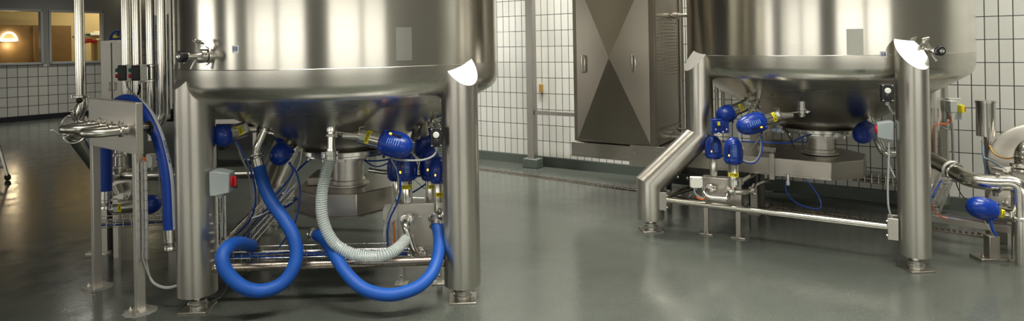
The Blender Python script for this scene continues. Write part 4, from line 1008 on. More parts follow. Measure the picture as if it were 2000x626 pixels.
# ports at the rear of the panel
t_ = thing('rear_port_pipe', onpanel(254, 250), 'clamped pipe end behind the right edge of the connection panel', 'pipe')
c = onpanel(250, 250)-PN*.04; b = MB(); b.cyl(c, c-PN*.10, .026, n=22); b.build('pipe', M['pipe'], t_)
b = MB(); tri_clamp(b, c-PN*.08, PN, .03, .022, V((.6, -.3, -.8))); b.build('clamp', M['black'], t_)
# blue hose draped over the panel
P = AA((333, 452, 3.93), (331.5, 425, 3.93), (330, 385, 3.94), (326.5, 342, 3.96), (317, 295, 4.0), (304, 255, 4.05), (288, 224, 4.1), (266, 201, 4.17), (243, 195, 4.27), (224, 208, 4.36), (212, 240, 4.42), (208, 290, 4.45), (207.5, 345, 4.45), (207, 377, 4.45))
T, pts, h = hose('blue hose with white lettered strip arched over the connection panel', P, .039, M['hose2'], (True, True))
S_ = [0]
for a_, c_ in zip(pts, pts[1:]): S_.append(S_[-1]+(c_-a_).length)
def s_at(py): return min(range(len(pts)), key=lambda i: abs((EYE-(pts[i].z))/pts[i].y*F+HOR-(pts[i].x/pts[i].y)*F*math.tan(ROLL)-py)+(1e3 if i > len(pts)*.55 else 0))
hose_strip(h, pts, .039, V((.955, -.34, .2)), .026, 'MASTERMILK', 0.0, S_[-1]*.55, (S_[s_at(300)],), .027)
# ------------------------------------------------------------------ vertical pipes at left
def vpipe(px, Y, r, z0, label, mat='pipe', unions=(), path=None):
    q = at(px, 100, Y); T = thing('vertical_pipe', (q.x, q.y, z0), label, 'pipe')
    P_ = path or [V((q.x, q.y, z0)), V((q.x, q.y, CH-.01))]
    b = MB(); b.tube(P_, r, 28); b.build('pipe', M[mat], T)
    for py in unions:
        z = at(px, py, Y).z; b = MB(); tri_clamp(b, V((q.x, q.y, z)), Z, r+.002, .022, (-1, -.3, 0)); b.build('clamp', M['clamp'], T)
    return q
q157 = vpipe(156, 4.6, .0325, at(157, 190, 4.6).z, 'leftmost vertical pipe, ending in a flange above the strainer')
vpipe(247, 4.95, .035, .9, 'vertical pipe behind the left button box')
vpipe(268, 4.95, .034, .9, 'vertical pipe behind the right button box')
vpipe(295, 4.85, .034, .9, 'vertical pipe with two clamps at the height of the button boxes', unions=(128, 157))
q = at(317, 100, 4.75); zz = at(318, 238, 4.75).z
vpipe(317, 4.75, .034, zz, 'vertical pipe with printed film strips on both sides, bent at its foot', path=bend([V((q.x-.25, q.y+.05, zz-.02)), V((q.x, q.y, zz-.02)), V((q.x, q.y, CH-.01))], .10, 8))
for (px, y0, lab) in ((307, 30, 'left film-wrapped steel strip beside the bent vertical pipe'), (329, 28, 'right film-wrapped steel strip beside the bent vertical pipe')):
    q = at(px, 100, 4.85); w = .032 if px > 320 else .02; zb_ = at(px, 235, 4.85).z
    T = thing('wall_strut', (q.x, q.y, zb_), lab, 'strut')
    b = MB(); b.box((q.x, q.y, (zb_+CH)/2), (w, .03, CH-zb_-.02)); b.build('strut', M['post'], T)
    zt_ = at(px, y0, 4.85).z; b = MB(); b.box((q.x, q.y-.017, (zb_+.05+zt_)/2), (w*1.02, .002, zt_-zb_-.05)); fm_ = b.build('film_wrap', M['film'], T)
    z = zt_-.08; i = 0; random.seed(5); b = MB()
    while z > zb_+.1:
        n = 5 if i % 2 == 0 else 3
        for k in range(n):
            hh = w*(.55 if i % 2 == 0 else .35)
            b.box((q.x, q.y-.0185, z-k*.024), (hh, .0008, .006), (V((.9, 0, .43)), V((0, 1, 0)), V((-.43, 0, .9)))); b.box((q.x+hh*.35, q.y-.0185, z-k*.024-.008), (.005, .0008, .016))
        z -= n*.024+.09; i += 1
    b.build('film_print', M['filmink'], fm_)
for (px, lab) in ((244.5, 'left one of two black and white start-stop boxes on the vertical pipes'), (270.5, 'right one of two black and white start-stop boxes on the vertical pipes')):
    c = at(px, 142, 4.72); n = V((-.80, -.60, 0)); s = V((.60, -.80, 0))
    T = thing('start_stop_box', c, lab, 'push button')
    b = MB(); b.box(c-n*.035, (.075, .118, .045), (s, Z.copy(), n)) if False else b.box(c-n*.03, (.075, .045, .122), (s, n, Z)); b.build('base', M['white'], T, bevel=.004)
    b = MB(); b.box(c+n*.02, (.073, .055, .118), (s, n, Z)); b.build('cover', M['black'], T, bevel=.008)
    for dz, m_, nm in ((.022, 'green', 'green_button'), (-.022, 'red', 'red_button')):
        b = MB(); b.lathe(c+n*.047+Z*dz, n, [(0, .017), (.004, .017), (.006, .014), (.016, .014), (.018, .01), (.018, 0)], 22); b.build(nm, M[m_], T)
    b = MB(); b.lathe(c-n*.01-Z*.061, -Z, [(0, .012), (.014, .012), (.016, .008), (.028, .008)], 12); b.build('cable_gland', M['greyface'], T)
cable([(247, 163, 4.72), (249, 170, 4.72), (256, 178, 4.71), (264, 186, 4.68), (272, 194, 4.66)], .007, M['cgrey'], 'grey cable below the left start-stop box')
cable([(272, 163, 4.74), (273, 172, 4.76), (270, 184, 4.8)], .008, M['cblack'], 'dark cable below the right start-stop box')
# ------------------------------------------------------------------ strainer with elbow and lever valve
S = thing('inclined_strainer', A(146, 250, 4.6), 'inclined polished strainer vessel with open clamp ring left of the panel', 'strainer')
a0 = A(150, 252, 4.62); a1 = A(212, 352, 4.80); ax = (a1-a0).normalized()
b = MB(); b.lathe(a0-ax*.03, ax, [(0, .0), (0.002, .05), (.02, .078), (.04, .082), (.14, .082), (.30, .070), ((a1-a0).length+.03, .060)], 36); b.build('vessel', M['pipe'], S)
mo = V((-.38, -.88, .28)).normalized(); mc = A(133, 246, 4.48)-mo*.066
b = MB(); b.lathe(mc-mo*.02, mo, [(-.06, .066), (.05, .066), (.053, .072), (.06, .072)], 36); b.build('inlet_neck', M['pipe'], S)
b = MB(); b.lathe(mc+mo*.066, mo, [(0, .06), (.012, .062), (.014, .05), (.020, .02), (.022, 0)], 36); b.build('cover_disc', M['cap'], S)
b = MB(); b.ring(mc+mo*.068, mo, .078, .008, 36, 8); kx = mc+mo*.07+V((-.02, -.0, -.06)); b.tube([kx, kx+V((-.03, -.01, .0)), kx+V((-.065, -.02, .03))], .006, 8); b.box(kx+V((-.075, -.02, .035)), (.03, .01, .012)); b.tube([kx+V((-.01, 0, 0)), kx+V((.02, -.0, -.03))], .008, 8); b.build('clamp_ring', M['clamp'], S)
b = MB(); rc_ = A(148, 258, 4.58); b.tube([rc_+V((.085*math.cos(t), -.03*abs(math.sin(t)), .075*math.sin(t)))-Z*.0 for t in [PI+.1+(PI-.2)*k/18 for k in range(19)]], .008, 8); b.box(rc_+V((-.085, 0, .0)), (.012, .02, .04)); b.box(rc_+V((.085, 0, .0)), (.012, .02, .04)); b.build('open_clamp', M['clamp'], S)
E = thing('elbow_pipe', V((q157.x, q157.y, 0))+Z*q157.z, 'elbow pipe with flange and black-knobbed lever above the strainer', 'pipe')
zt = at(157, 188, 4.6).z; e0 = V((q157.x+.005, q157.y, zt)); zm = at(165, 210, 4.6)
b = MB(); b.tube(bend([e0, V((e0.x+.015, e0.y, zm.z+.02)), A(152, 232, 4.6), A(148, 246, 4.62)], .05, 8), .032, 24); b.build('pipe', M['pipe'], E)
b = MB(); flange(b, e0, Z, .033, .02, .022); b.cyl(e0+V((-.06, -.01, -.012)), e0+V((-.06, -.01, .012)), .008, n=8); b.build('flange', M['clamp'], E)
l0 = A(143, 217, 4.5); l1 = A(155, 196, 4.45)
b = MB(); b.cyl(l0, l1, .006, .008, n=12); b.cyl(l0, l0+(l1-l0)*.5, .010, .006, n=12); b.sphere(l0, .02, sq=.7); b.lathe(l0+V((0, .0, -.01)), V((-.1, .5, -.9)), [(0, .018), (.03, .018), (.032, .03), (.045, .03), (.05, .02), (.08, .02)], 18); b.build('lever', M['clamp'], E)
b = MB(); b.sphere(l1, .021); b.build('lever_knob', M['black'], E)
# ------------------------------------------------------------------ clutter low behind the panel
t_ = thing('vertical_stub_pipe', A(234, 300, 4.9), 'short vertical pipe with stacked clamps behind the connection panel', 'pipe')
c = A(234, 318, 4.9); b = MB(); b.cyl(c-Z*.07, c+Z*.20, .036, n=24); b.build('pipe', M['pipe'], t_)
b = MB(); tri_clamp(b, c+Z*.07, Z, .042, .03, (-1, -.5, 0)); tri_clamp(b, c-Z*.03, Z, .04, .024, (1, -.5, 0)); b.build('clamp', M['clamp'], t_)
valve('lying steel valve marked V51 with dark blue head behind the panel legs', A(224, 407, 4.6), A(313, 396, 4.55), .046, .20, .073, 'V51', None, lamp=False, vents=False, lab_at=.38, red=True)
pb2 = thing('pump_bracket', A(240, 370, 4.75), 'grey steel bracket plate with round bolt behind the panel legs', 'bracket')
b = MB(); c = A(237, 372, 4.78); b.prism([c+V(p) for p in ((-.09, 0, .08), (.08, 0, .08), (.08, 0, -.02), (.05, 0, -.07), (-.09, 0, -.07))], (0, .03, 0)); b.build('plate', M['sheet'], pb2, bevel=.004)
b = MB(); b.box((c.x-.05, c.y+.015, (c.z-.06)/2), (.04, .03, c.z-.06)); b.build('leg', M['beam'], pb2); b = MB(); b.lathe(A(244, 384, 4.77), yF, [(0, .013), (.01, .013), (.014, .006), (.015, 0)], 14); b.build('bolt', M['bolt'], pb2)
b = MB(); b.cyl(A(224, 362, 4.72), A(232, 378, 4.72), .05, .04, n=20); b.build('housing', M['beam'], pb2)
junction_box(A(297, 313, 4.5), (-.3, -1, 0), Z, (.06, .10, .04), 'pale junction box right of the connection panel leg', 'white', 1)
wire_tray(A(190, 440, 4.6), A(346, 432, 4.9), .16, .05, 'flat wire mesh tray behind the connection panel legs', pitch=.05, r=.003, longs=4)
cable([(195, 439, 4.6), (240, 437, 4.67), (290, 434, 4.75), (340, 431, 4.85)], .007, M['cblue'], 'blue cable lying in the flat tray behind the connection panel')
cable([(195, 436, 4.65), (240, 433, 4.72), (290, 431, 4.8), (340, 428, 4.9)], .006, M['cgrey'], 'grey cable lying in the flat tray behind the connection panel')
fp = fl(196, 492); t_ = thing('support_channel', fp, 'dark steel channel with bolted foot behind the panel left leg', 'support')
b = MB(); b.box(V((fp.x+.04, fp.y, .20)), (.06, .04, .40)); b.build('channel', M['beam'], t_, bevel=.002)
b = MB(); b.box(V((fp.x, fp.y, .006)), (.16, .12, .012)); b.build('foot_plate', M['sheet'], t_)
b = MB(); b.lathe(V((fp.x-.05, fp.y-.02, .012)), Z, [(0, .012), (.01, .012), (.01, .006), (.03, .006)], 6); b.build('bolt', M['bolt'], t_)
b = MB(); b.cyl(V((fp.x+.085, fp.y+.05, 0)), V((fp.x+.085, fp.y+.05, .46)), .03, n=18); b.build('tube_leg', M['black'], t_)
fq = fl(329, 492); b = MB(); b.box((fq.x, fq.y+.1, .17), (.09, .05, .34)); b.box((fq.x, fq.y+.1, .006), (.13, .11, .012)); tag(b.build('floor_support', M['beam'], bevel=.003), 'squat steel support foot behind the hanging hose coupling', 'support')
q = PR+PD*.045-PN*.01
wire_tray(q+Z*.33, q+Z*.93, .045, .035, 'vertical wire mesh strip along the right leg of the connection panel', up=V((.3, -1, 0)), pitch=.06, longs=3, r=.0025)
for i, (dx, m_) in enumerate((((-.008), 'cgrey'), (.006, 'cgrey'), (.0, 'corange'))):
    o_ = V((dx, .0+.008*i, 0)); z1 = .9
    if m_ == 'corange': P = [q+o_+Z*z for z in (.95, .88, .80, .72, .64)]
    else: P = [q+o_+Z*z for z in (.92, .8, .7, .6, .5, .4, .33)]+[A(293, 540+i, 3.8), A(305, 554+i*2, 3.79), A(325, 560+i*2, 3.78), A(345, 556+i*2, 3.80), A(356, 549+i*2, 3.86)]
    cable(P, .0055, M[m_], ('outer grey cable looping from the panel leg to the left tank leg', 'inner grey cable looping from the panel leg to the left tank leg', 'short orange cable inside the mesh strip on the panel leg')[i])
for i, (x0, x1) in enumerate(((300, 316), (303, 320))):
    cable([(x0, 305+4*i, 4.5), (x0+8, 312, 4.5), (x1, 300, 4.5), (x1+2, 285, 4.5)], .004, M['cblue'], ('front', 'rear')[i]+' thin blue tube coiled beside the pale junction box')
cable([(307, 260, 4.6), (308, 290, 4.6), (310, 330, 4.6), (311, 372, 4.6), (306, 392, 4.6)], .004, M['clearsmall'], 'thin bluish tube hanging left of the arched hose')
cable([(309, 195, 4.75), (309, 215, 4.75), (311, 240, 4.75)], .010, M['cgrey'], 'short pale conduit beside the bent vertical pipe')
b = MB(); b.box(A(337, 224, 4.9), (.12, .06, .10)); tag(b.build('black_bracket', M['black'], bevel=.003), 'black steel bracket beside the bent vertical pipe', 'bracket')
# ------------------------------------------------------------------ locker and hose at the back left
y_ = 12.0; lx0 = at(197, 100, y_).x; lx1 = at(246, 100, y_).x; lz = at(215, 79, y_).z
lk = thing('steel_locker', V(((lx0+lx1)/2, y_, 0)), 'grey two-door locker standing at the back left', 'locker'); w_ = lx1-lx0
b = MB(); b.box(((lx0+lx1)/2, y_+.25, lz/2), (w_, .5, lz)); b.build('body', M['post'], lk, bevel=.005)
xm = at(219.5, 120, y_).x
for (xa, xb, hx_) in ((lx0+.01, xm-.012, xm-.05), (xm+.012, lx1-.01, xm+.05)):
    b = MB(); b.box(((xa+xb)/2, y_-.012, lz/2+.02), (xb-xa, .024, lz-.12)); d_ = b.build('door', M['post'], lk, bevel=.004)
    b = MB(); b.tube([V((hx_, y_-.02, 1.0)), V((hx_, y_-.06, 1.0)), V((hx_, y_-.06, .86)), V((hx_, y_-.02, .86))], .01, 8); b.build('handle', M['clamp'], d_)
hc = at(232, 77, y_+.2)
b = MB(); b.tube(cr([hc+V(p) for p in ((-.18, 0, .0), (-.12, 0, .12), (-.02, 0, .17), (.0, .0, .14), (-.05, .05, .07), (-.1, .1, .03), (.1, .1, .03), (.26, .1, .03), (.28, 0, .02), (.1, -.05, .02), (-.16, 0, .01))], 8), .018, 10); T = b.build('coiled_blue_hose', M['hose2']); tag(T, 'dark blue hose coiled on top of the far locker', 'hose')
b = MB(); b.box(hc+V((.02, -.12, .045)), (.09, .05, .04)); b.box(hc+V((.0, -.12, .07)), (.04, .04, .03)); tag(b.build('yellow_nozzle', M['yellow'], bevel=.01), 'yellow nozzle lying on the coiled blue hose', 'nozzle')
# trolley at the left edge
tq = fl(18, 352); tr = thing('trolley', tq, 'aluminium trolley frame with black castors cut off by the left edge', 'trolley')
b = MB(); b.tube([tq+V((-.02, 0, .06)), tq+V((-.20, .05, .55))], .018, 10); b.tube([tq+V((-.14, -.05, .04)), tq+V((-.20, .05, .55))], .018, 10); b.tube([tq+V((-.20, .05, .55)), tq+V((-1.0, .05, .60))], .018, 10); b.tube([tq+V((-.06, .01, .17)), tq+V((-.9, .01, .17))], .016, 10); b.tube([tq+V((-.9, 0, .05)), tq+V((-.95, .05, .58))], .018, 10); b.build('frame', M['alu'], tr)
for (dx, dy) in ((-.02, 0), (-.14, -.05), (-.9, 0)):
    b = MB(); c = tq+V((dx, dy, .04)); b.lathe(c-V((.0, .012, 0)), (0.1, 1, 0), [(0, .03), (.003, .04), (.021, .04), (.024, .03)], 20); w_ = b.build('castor', M['rubber'], tr)
# ------------------------------------------------------------------ tank B equipment
def c_on(*p): return at(*p)
valve('blue-headed valve marked V728 slanting up to the drain socket of the right tank', A(1519, 226, 4.72), A(1441, 250, 4.60), .050, .15, .079, 'V728', A(1565, 219, 4.72), turn=.0, flip=True)
t_ = thing('drain_socket', A(1566, 220, 4.72), 'short drain socket at the middle of the right tank cone', 'pipe fitting')
pc = A(1566, 219, 4.72); b = MB(); b.lathe(pc-Z*.035, Z, [(0, .0), (0, .018), (.012, .026), (.016, .026), (.02, .02), (.05, .022), (.052, .032), (.068, .032), (.07, .024), (.12, .024)], 24); b.build('socket', M['clamp'], t_)
b = MB(); tri_clamp(b, pc+Z*.005, Z, .024, .018, (1, -.6, 0)); b.build('clamp', M['clamp'], t_)
valve('blue valve partly hidden behind the V728 valve, highest under the right tank', A(1461, 203, 5.15), A(1402, 230, 5.05), .050, .18, .072, 'V72', A(1480, 205, 5.15), lamp=False, vents=False, flip=True, lab_at=.6)
t_ = thing('outlet_pipe', A(1472, 212, 5.1), 'slanted clamped outlet pipe behind the V728 valve', 'pipe')
b = MB(); p0 = A(1479, 196, 5.12); p1 = A(1463, 226, 5.05); b.cyl(p0, p1, .024, n=20); b.build('pipe', M['pipe'], t_)
b = MB(); tri_clamp(b, p0.lerp(p1, .3), p1-p0, .026, .018, (1, 0, 0)); tri_clamp(b, p0.lerp(p1, .62), p1-p0, .026, .018, (1, 0, 0)); b.build('clamp', M['clamp'], t_)
valve('upright blue valve with lit amber lamp, left one of two on the right tank manifold', A(1394, 346, 5.16), A(1393, 264, 5.16), .031, .16, .070, None, None, turn=.35, red=False)
valve('upright blue valve marked V7283 above the right tank manifold', A(1432, 364, 4.84), A(1432, 267, 4.84), .041, .18, .074, 'V7283', None, turn=.15, red=True, lab_at=.55)
valve('ball-like blue valve head facing forward under the right part of the right tank', A(1702, 246, 5.05), A(1678, 268, 4.78), .040, .12, .079, None, None, lamp=False, vents=False)
t_ = thing('curved_outlet_pipe', A(1700, 240, 5.0), 'curved outlet pipe with clamp right of the ball-like valve under the right tank', 'pipe')
b = MB(); b.tube(bend(AA((1697, 230, 5.02), (1716, 278, 4.95), (1726, 300, 4.92), (1760, 302, 4.92)), .09, 8), .030, 22); b.build('pipe', M['pipe'], t_)
b = MB(); ax = A(1716, 278, 4.95)-A(1697, 230, 5.02); tri_clamp(b, A(1702, 243, 5.0), ax, .032, .03, (1, 0, 0)); tri_clamp(b, A(1708, 256, 4.98), ax, .032, .02, (1, 0, 0)); b.build('clamp', M['clamp'], t_)
# gauge block
gb = thing('regulator_block', A(1405, 247, 5.05), 'dark valve regulator block with small round gauge above the upright blue valves', 'regulator')
c = A(1405, 245, 5.05); b = MB(); b.box(c, (.14, .06, .12)); b.box(c+V((-.01, -.035, .02)), (.08, .02, .04)); b.build('block', M['blue'], gb, bevel=.006)
b = MB(); c2 = A(1404, 262, 4.97); b.lathe(c2, yF, [(0, .015), (.012, .015), (.012, .013), (.010, .012), (.010, 0)], 20); b.build('gauge', M['white'], gb)
b = MB(); b.lathe(c2+V((0, -.0115, 0)), yF, [(0, .004), (.001, .004), (.0012, 0)], 10); b.build('gauge_hub', M['black'], gb)
b = MB(); b.box(A(1404, 241, 5.0), (.02, .004, .03)); b.build('yellow_label', M['yellow'], gb)
for k, (px, py) in enumerate(((1397, 252), (1418, 252), (1411, 257))):
    b = MB(); b.lathe(A(px, py, 5.0), yF, [(0, .008), (.02, .008), (.022, .005), (.03, 0)], 12); b.build('fitting', M['bolt'], gb)
q = A(1392, 246, 5.1); b = MB(); b.box(q, (.016, .004, .09)); b.build('yellow_name_strip', M['yellow'], gb)
# manifold of tank B
ML = fl(1374, 465); MR = fl(1438, 473); md = (MR-ML).normalized(); mn = V((md.y, -md.x, 0)); ML -= mn*.12; MR -= mn*.12; mz0, mz1 = .22, A(1405, 345, ML.y).z
mm = thing('manifold_block', ML, 'brushed steel manifold block on two legs below the V7283 valve', 'manifold'); mc_ = (ML+MR)/2
b = MB(); b.box(mc_-mn*.05+Z*(mz0+mz1)/2, ((MR-ML).length+.06, .10, mz1-mz0), (md, mn, Z)); b.build('block', M['beam'], mm, bevel=.004)
for q in (ML, MR):
    b = MB(); b.box(q-mn*.02+Z*.12, (.036, .03, .24), (md, mn, Z)); b.box(q-mn*.02+Z*.005, (.11, .08, .01), (md, mn, Z)); l_ = b.build('leg', M['beam'], mm, bevel=.002)
    b = MB(); b.lathe(q+mn*.02+Z*.01, Z, [(0, .009), (.008, .009), (.01, .004), (.02, .004)], 6); b.build('bolt', M['bolt'], l_)
def mp(px, py): return onplane(px, py, ML+mn*.0, mn)
pa, pb_ = mp(1388, 366), mp(1426, 368)
for p in (pa, pb_):
    b = MB(); port(b, p, mn, .022, .04); b.build('port', M['clamp'], mm)
jt = thing('jumper_pipe', pa, 'polished U-shaped jumper pipe low in front of the right tank manifold', 'pipe')
dz_ = Z*-.05; b = MB(); P_ = [pa+mn*.04]+bend([pa+mn*.04, pa+mn*.11+dz_*.4-md*.04, pa+mn*.16+dz_, pb_+mn*.16+dz_, pb_+mn*.11+dz_*.4, pb_+mn*.04], .05, 5); b.tube(P_[1:], .0215, 22); b.build('pipe', M['pipe'], jt)
b = MB(); tri_clamp(b, pb_+mn*.065+dz_*.2, mn, .024, .02, (1, 0, 0)); tri_clamp(b, pa+mn*.06+dz_*.2, mn, .024, .02, (-1, 0, 0)); b.build('clamp', M['clamp'], jt)
t_ = thing('cross_pipe', A(1432, 372, 4.84), 'short polished cross pipe below the V7283 valve ending in a clamp', 'pipe')
b = MB(); b.tube(bend(AA((1424, 374, 4.80), (1455, 375, 4.80), (1470, 372, 4.86), (1474, 362, 4.95)), .06, 6), .020, 20); b.cyl(A(1432, 364, 4.84), A(1432, 373, 4.82), .014, n=14); b.cyl(A(1470, 366, 4.95), A(1515, 343, 5.6), .016, n=14); b.build('pipe', M['pipe'], t_)
b = MB(); tri_clamp(b, A(1431, 374, 4.80), (1, 0, 0), .021, .018, (0, -1, .3)); tri_clamp(b, A(1468, 372, 4.85), (1, .4, .3), .022, .018, (0, -1, -.8)); b.build('clamp', M['clamp'], t_)
t_ = thing('rear_cross_pipe', A(1460, 350, 5.3), 'dim polished pipe running back under the steel beam from the manifold', 'pipe')
b = MB(); b.cyl(A(1447, 356, 5.05), A(1490, 330, 5.9), .022, n=16); b.build('pipe', M['pipe'], t_)
junction_box(A(1359.5, 355, 5.0), (-.15, -1, 0), Z, (.095, .085, .05), 'white junction box left of the right tank manifold', 'white', 1)
cable([(1356, 366, 4.98), (1357, 376, 4.98), (1364, 383, 4.98), (1374, 388, 4.98)], .007, M['cgrey'], 'grey cable below the white junction box of the right manifold')
cable([(1360, 384, 4.97), (1366, 388, 4.97), (1374, 389, 4.98), (1380, 386, 5.0)], .006, M['corange'], 'orange cable end under the jumper pipe of the right manifold')
# loose cables of tank B
cable([(1483, 262, 4.66), (1486, 280, 4.66), (1484, 300, 4.66), (1475, 314, 4.67), (1462, 316, 4.70), (1452, 313, 4.75)], .006, M['cgrey'], 'grey cable loop hanging right of the V7283 valve')
cable([(1485, 262, 4.64), (1489, 282, 4.64), (1486, 303, 4.64), (1474, 318, 4.66), (1456, 318, 4.72)], .0045, M['cblue'], 'thin blue tube looping right of the V7283 valve')
cable([(1506, 254, 4.8), (1498, 255, 4.8), (1488, 262, 4.8), (1475, 280, 4.85), (1460, 300, 4.9), (1452, 306, 4.9)], .0045, M['cgrey'], 'thin grey cable leading from the translucent connector to the upright valves')
b = MB(); c = A(1515, 254, 4.8); b.lathe(c-V((.035, 0, 0)), (1, 0, .0), [(0, .008), (.012, .012), (.03, .016), (.034, .024), (.07, .028), (.072, 0)], 18); b.cyl(c+V((.0, 0, .01)), c+V((.03, 0, .05)), .005, n=8)
tag(b.build('translucent_connector', M['clearsmall']), 'translucent plug connector hanging below the V728 valve', 'connector')
cable([(1446, 245, 5.0), (1444, 262, 4.98), (1447, 280, 4.95), (1453, 292, 4.92)], .006, M['cgrey'], 'grey cable dropping behind the V728 valve head')
cable([(1411, 276, 5.2), (1450, 276, 5.1), (1500, 278, 5.0), (1540, 279, 5.0), (1565, 268, 5.05), (1585, 262, 5.1)], .006, M['cblue'], 'long blue tube sagging across the back below the right tank')
cable([(1560, 262, 5.0), (1566, 272, 5.0), (1575, 278, 5.0), (1580, 262, 5.1)], .004, M['cblue'], 'short blue tube left of the right tank agitator column')
cable([(1527, 240, 5.2), (1535, 255, 5.2), (1546, 275, 5.2), (1552, 290, 5.2)], .005, M['cblack'], 'black cable hanging behind the translucent connector')
cable([(1735, 198, 4.12), (1736, 208, 4.12), (1741, 218, 4.14), (1746, 222, 4.2)], .007, M['cgrey'], 'grey cable below the push button box of the right tank')
cable([(1736, 278, 4.3), (1736, 300, 4.3), (1735, 335, 4.3), (1734, 370, 4.3), (1735, 400, 4.3), (1739, 418, 4.3), (1744, 428, 4.3)], .0065, M['cgrey'], 'grey cable hanging down from the isolator box of the right tank')
cable([(1738, 282, 4.31), (1728, 296, 4.5), (1722, 292, 4.6), (1735, 320, 4.45), (1748, 346, 4.35)], .005, M['cgrey'], 'thin grey cable crossing behind the hanging cable of the right tank')
cable([(1706, 258, 4.9), (1712, 272, 4.85), (1722, 290, 4.7), (1734, 314, 4.5), (1746, 342, 4.4)], .005, M['cgrey'], 'grey cable running down from the ball-like valve to the right leg')
cable([(1535, 352, 4.9), (1536, 375, 4.9), (1556, 396, 4.9), (1585, 406, 4.9), (1601, 406, 4.9), (1603, 395, 4.95), (1592, 372, 5.0), (1572, 348, 5.05)], .004, M['cblue'], 'thin dark blue tube looping below the pointed beam')
b = MB(); c = A(1539, 356, 5.0); b.cyl(c, c+Z*.07, .014, n=12); b.cyl(c+Z*.01, c-Z*.02, .018, n=10); tag(b.build('drain_nipple', M['clamp']), 'small steel nipple under the beam behind the brace tube', 'pipe fitting')
cable([(1291, 430, 5.1), (1300, 440, 5.05), (1296, 448, 5.02), (1285, 452, 5.05), (1277, 448, 5.1)], .003, M['cblack'], 'thin black wire at the foot of the kinked leg')
cable([(1755, 502, 4.17), (1757, 514, 4.15), (1764, 520, 4.14), (1772, 520, 4.15)], .003, M['cblack'], 'thin black wire at the foot of the right tank front leg')
# four vertical pipes behind
for k, (px, Y) in enumerate(((1400, 6.7), (1412, 6.8), (1425, 6.9), (1434, 7.0))):
    qq = at(px, 200, Y); T = thing('background_pipe', (qq.x, qq.y, .62), 'vertical pipe behind the right tank, %s of four' % ('leftmost', 'second from left', 'third from left', 'rightmost')[k], 'pipe')
    b = MB(); b.cyl((qq.x, qq.y, .62), (qq.x, qq.y, CH-.01), .026, n=18); b.build('pipe', M['pipe'], T)
    b = MB(); b.lathe((qq.x, qq.y, 1.05), Z, [(0, .026), (0, .033), (.02, .033), (.02, .026)], 18); b.build('union_ring', M['clamp'], T)
for k, px in enumerate((1327, 1333)):
    qq = at(px, 150, 6.9+.1*k); b = MB(); b.box((qq.x, qq.y, CH/2), (.03, .03, CH-.02)); tag(b.build('corner_conduit', M['post']), '%s thin vertical conduit between the steel cabinet and the kinked leg' % ('left' if k == 0 else 'right'), 'conduit')
qq = at(1500, 200, 6.2); T = thing('background_tube', (qq.x, qq.y, .6), 'dark vertical tube behind the right tank drain socket', 'pipe'); b = MB(); b.cyl((qq.x, qq.y, .6), (qq.x, qq.y, 1.3), .05, n=20); b.build('tube', M['beam'], T)
wire_tray(A(1665, 350, 5.75), A(1760, 362, 5.5), .10, .08, 'wire mesh tray on the rear brace of the right tank', pitch=.05, r=.003)
# ------------------------------------------------------------------ right side: isolator on the rear leg
q = A(1852, 212, 5.5)
ys = thing('mains_switch', q, 'grey switch box with yellow and red handle on the right tank rear leg', 'switch')
b = MB(); b.box(A(1864, 212, 5.52), (.11, .03, .19)); b.build('back_plate', M['greyface'], ys, bevel=.003)
b = MB(); b.box(A(1857.5, 207.5, 5.45), (.065, .07, .105)); b.build('enclosure', M['greyface'], ys, bevel=.006)
b = MB(); b.box(A(1876.5, 212, 5.49), (.03, .06, .07)); b.build('yellow_base', M['yellow'], ys, bevel=.005)
b = MB(); b.box(A(1881.5, 213.5, 5.49), (.02, .035, .035)); b.build('red_handle', M['red'], ys, bevel=.004)
b = MB(); g0 = A(1856, 219, 5.45); b.lathe(g0, -Z, [(0, .013), (.014, .013), (.016, .009), (.03, .009)], 12); g1 = A(1859, 233, 5.5); b.lathe(g1, -Z, [(0, .013), (.014, .013), (.016, .009), (.03, .009)], 12); b.build('cable_gland', M['white'], ys)
cable([(1856, 226, 5.45), (1856, 236, 5.45), (1848, 242, 5.45), (1834, 242, 5.43), (1825, 247, 5.42), (1822, 262, 5.42), (1822, 290, 5.42), (1822, 320, 5.42)], .007, M['corange'], 'orange cable from the yellow and red switch down the rear leg')
cable([(1857, 228, 5.46), (1857, 243, 5.46), (1852, 253, 5.46), (1843, 250, 5.45), (1832, 243, 5.43), (1826, 250, 5.43), (1825, 280, 5.42), (1825, 315, 5.42)], .007, M['cgrey'], 'grey cable looping beside the orange cable on the rear leg')
cable([(1859, 240, 5.5), (1860, 260, 5.5), (1861, 290, 5.5), (1862, 330, 5.5)], .010, M['cgrey'], 'thick grey cable dropping straight from the yellow and red switch')
qv = A(1826, 290, 5.40); wire_tray(V((qv.x, qv.y, .45)), V((qv.x, qv.y, .98)), .05, .03, 'vertical wire mesh strip on the rear leg below the yellow and red switch', up=V((-.3, -1, 0)), pitch=.06, longs=3)
wire_tray(A(1822, 408, 4.75), A(1850, 348, 5.4), .10, .05, 'slanted wire mesh tray right of the front leg of the right tank', pitch=.045, r=.003, longs=4)
cable([(1822, 385, 4.9), (1828, 370, 5.0), (1838, 352, 5.2)], .008, M['cblue'], 'blue cable in the slanted mesh tray')
cable([(1821, 398, 4.8), (1826, 412, 4.8), (1836, 421, 4.78), (1850, 426, 4.76)], .005, M['corange'], 'orange cable dropping from the slanted mesh tray')
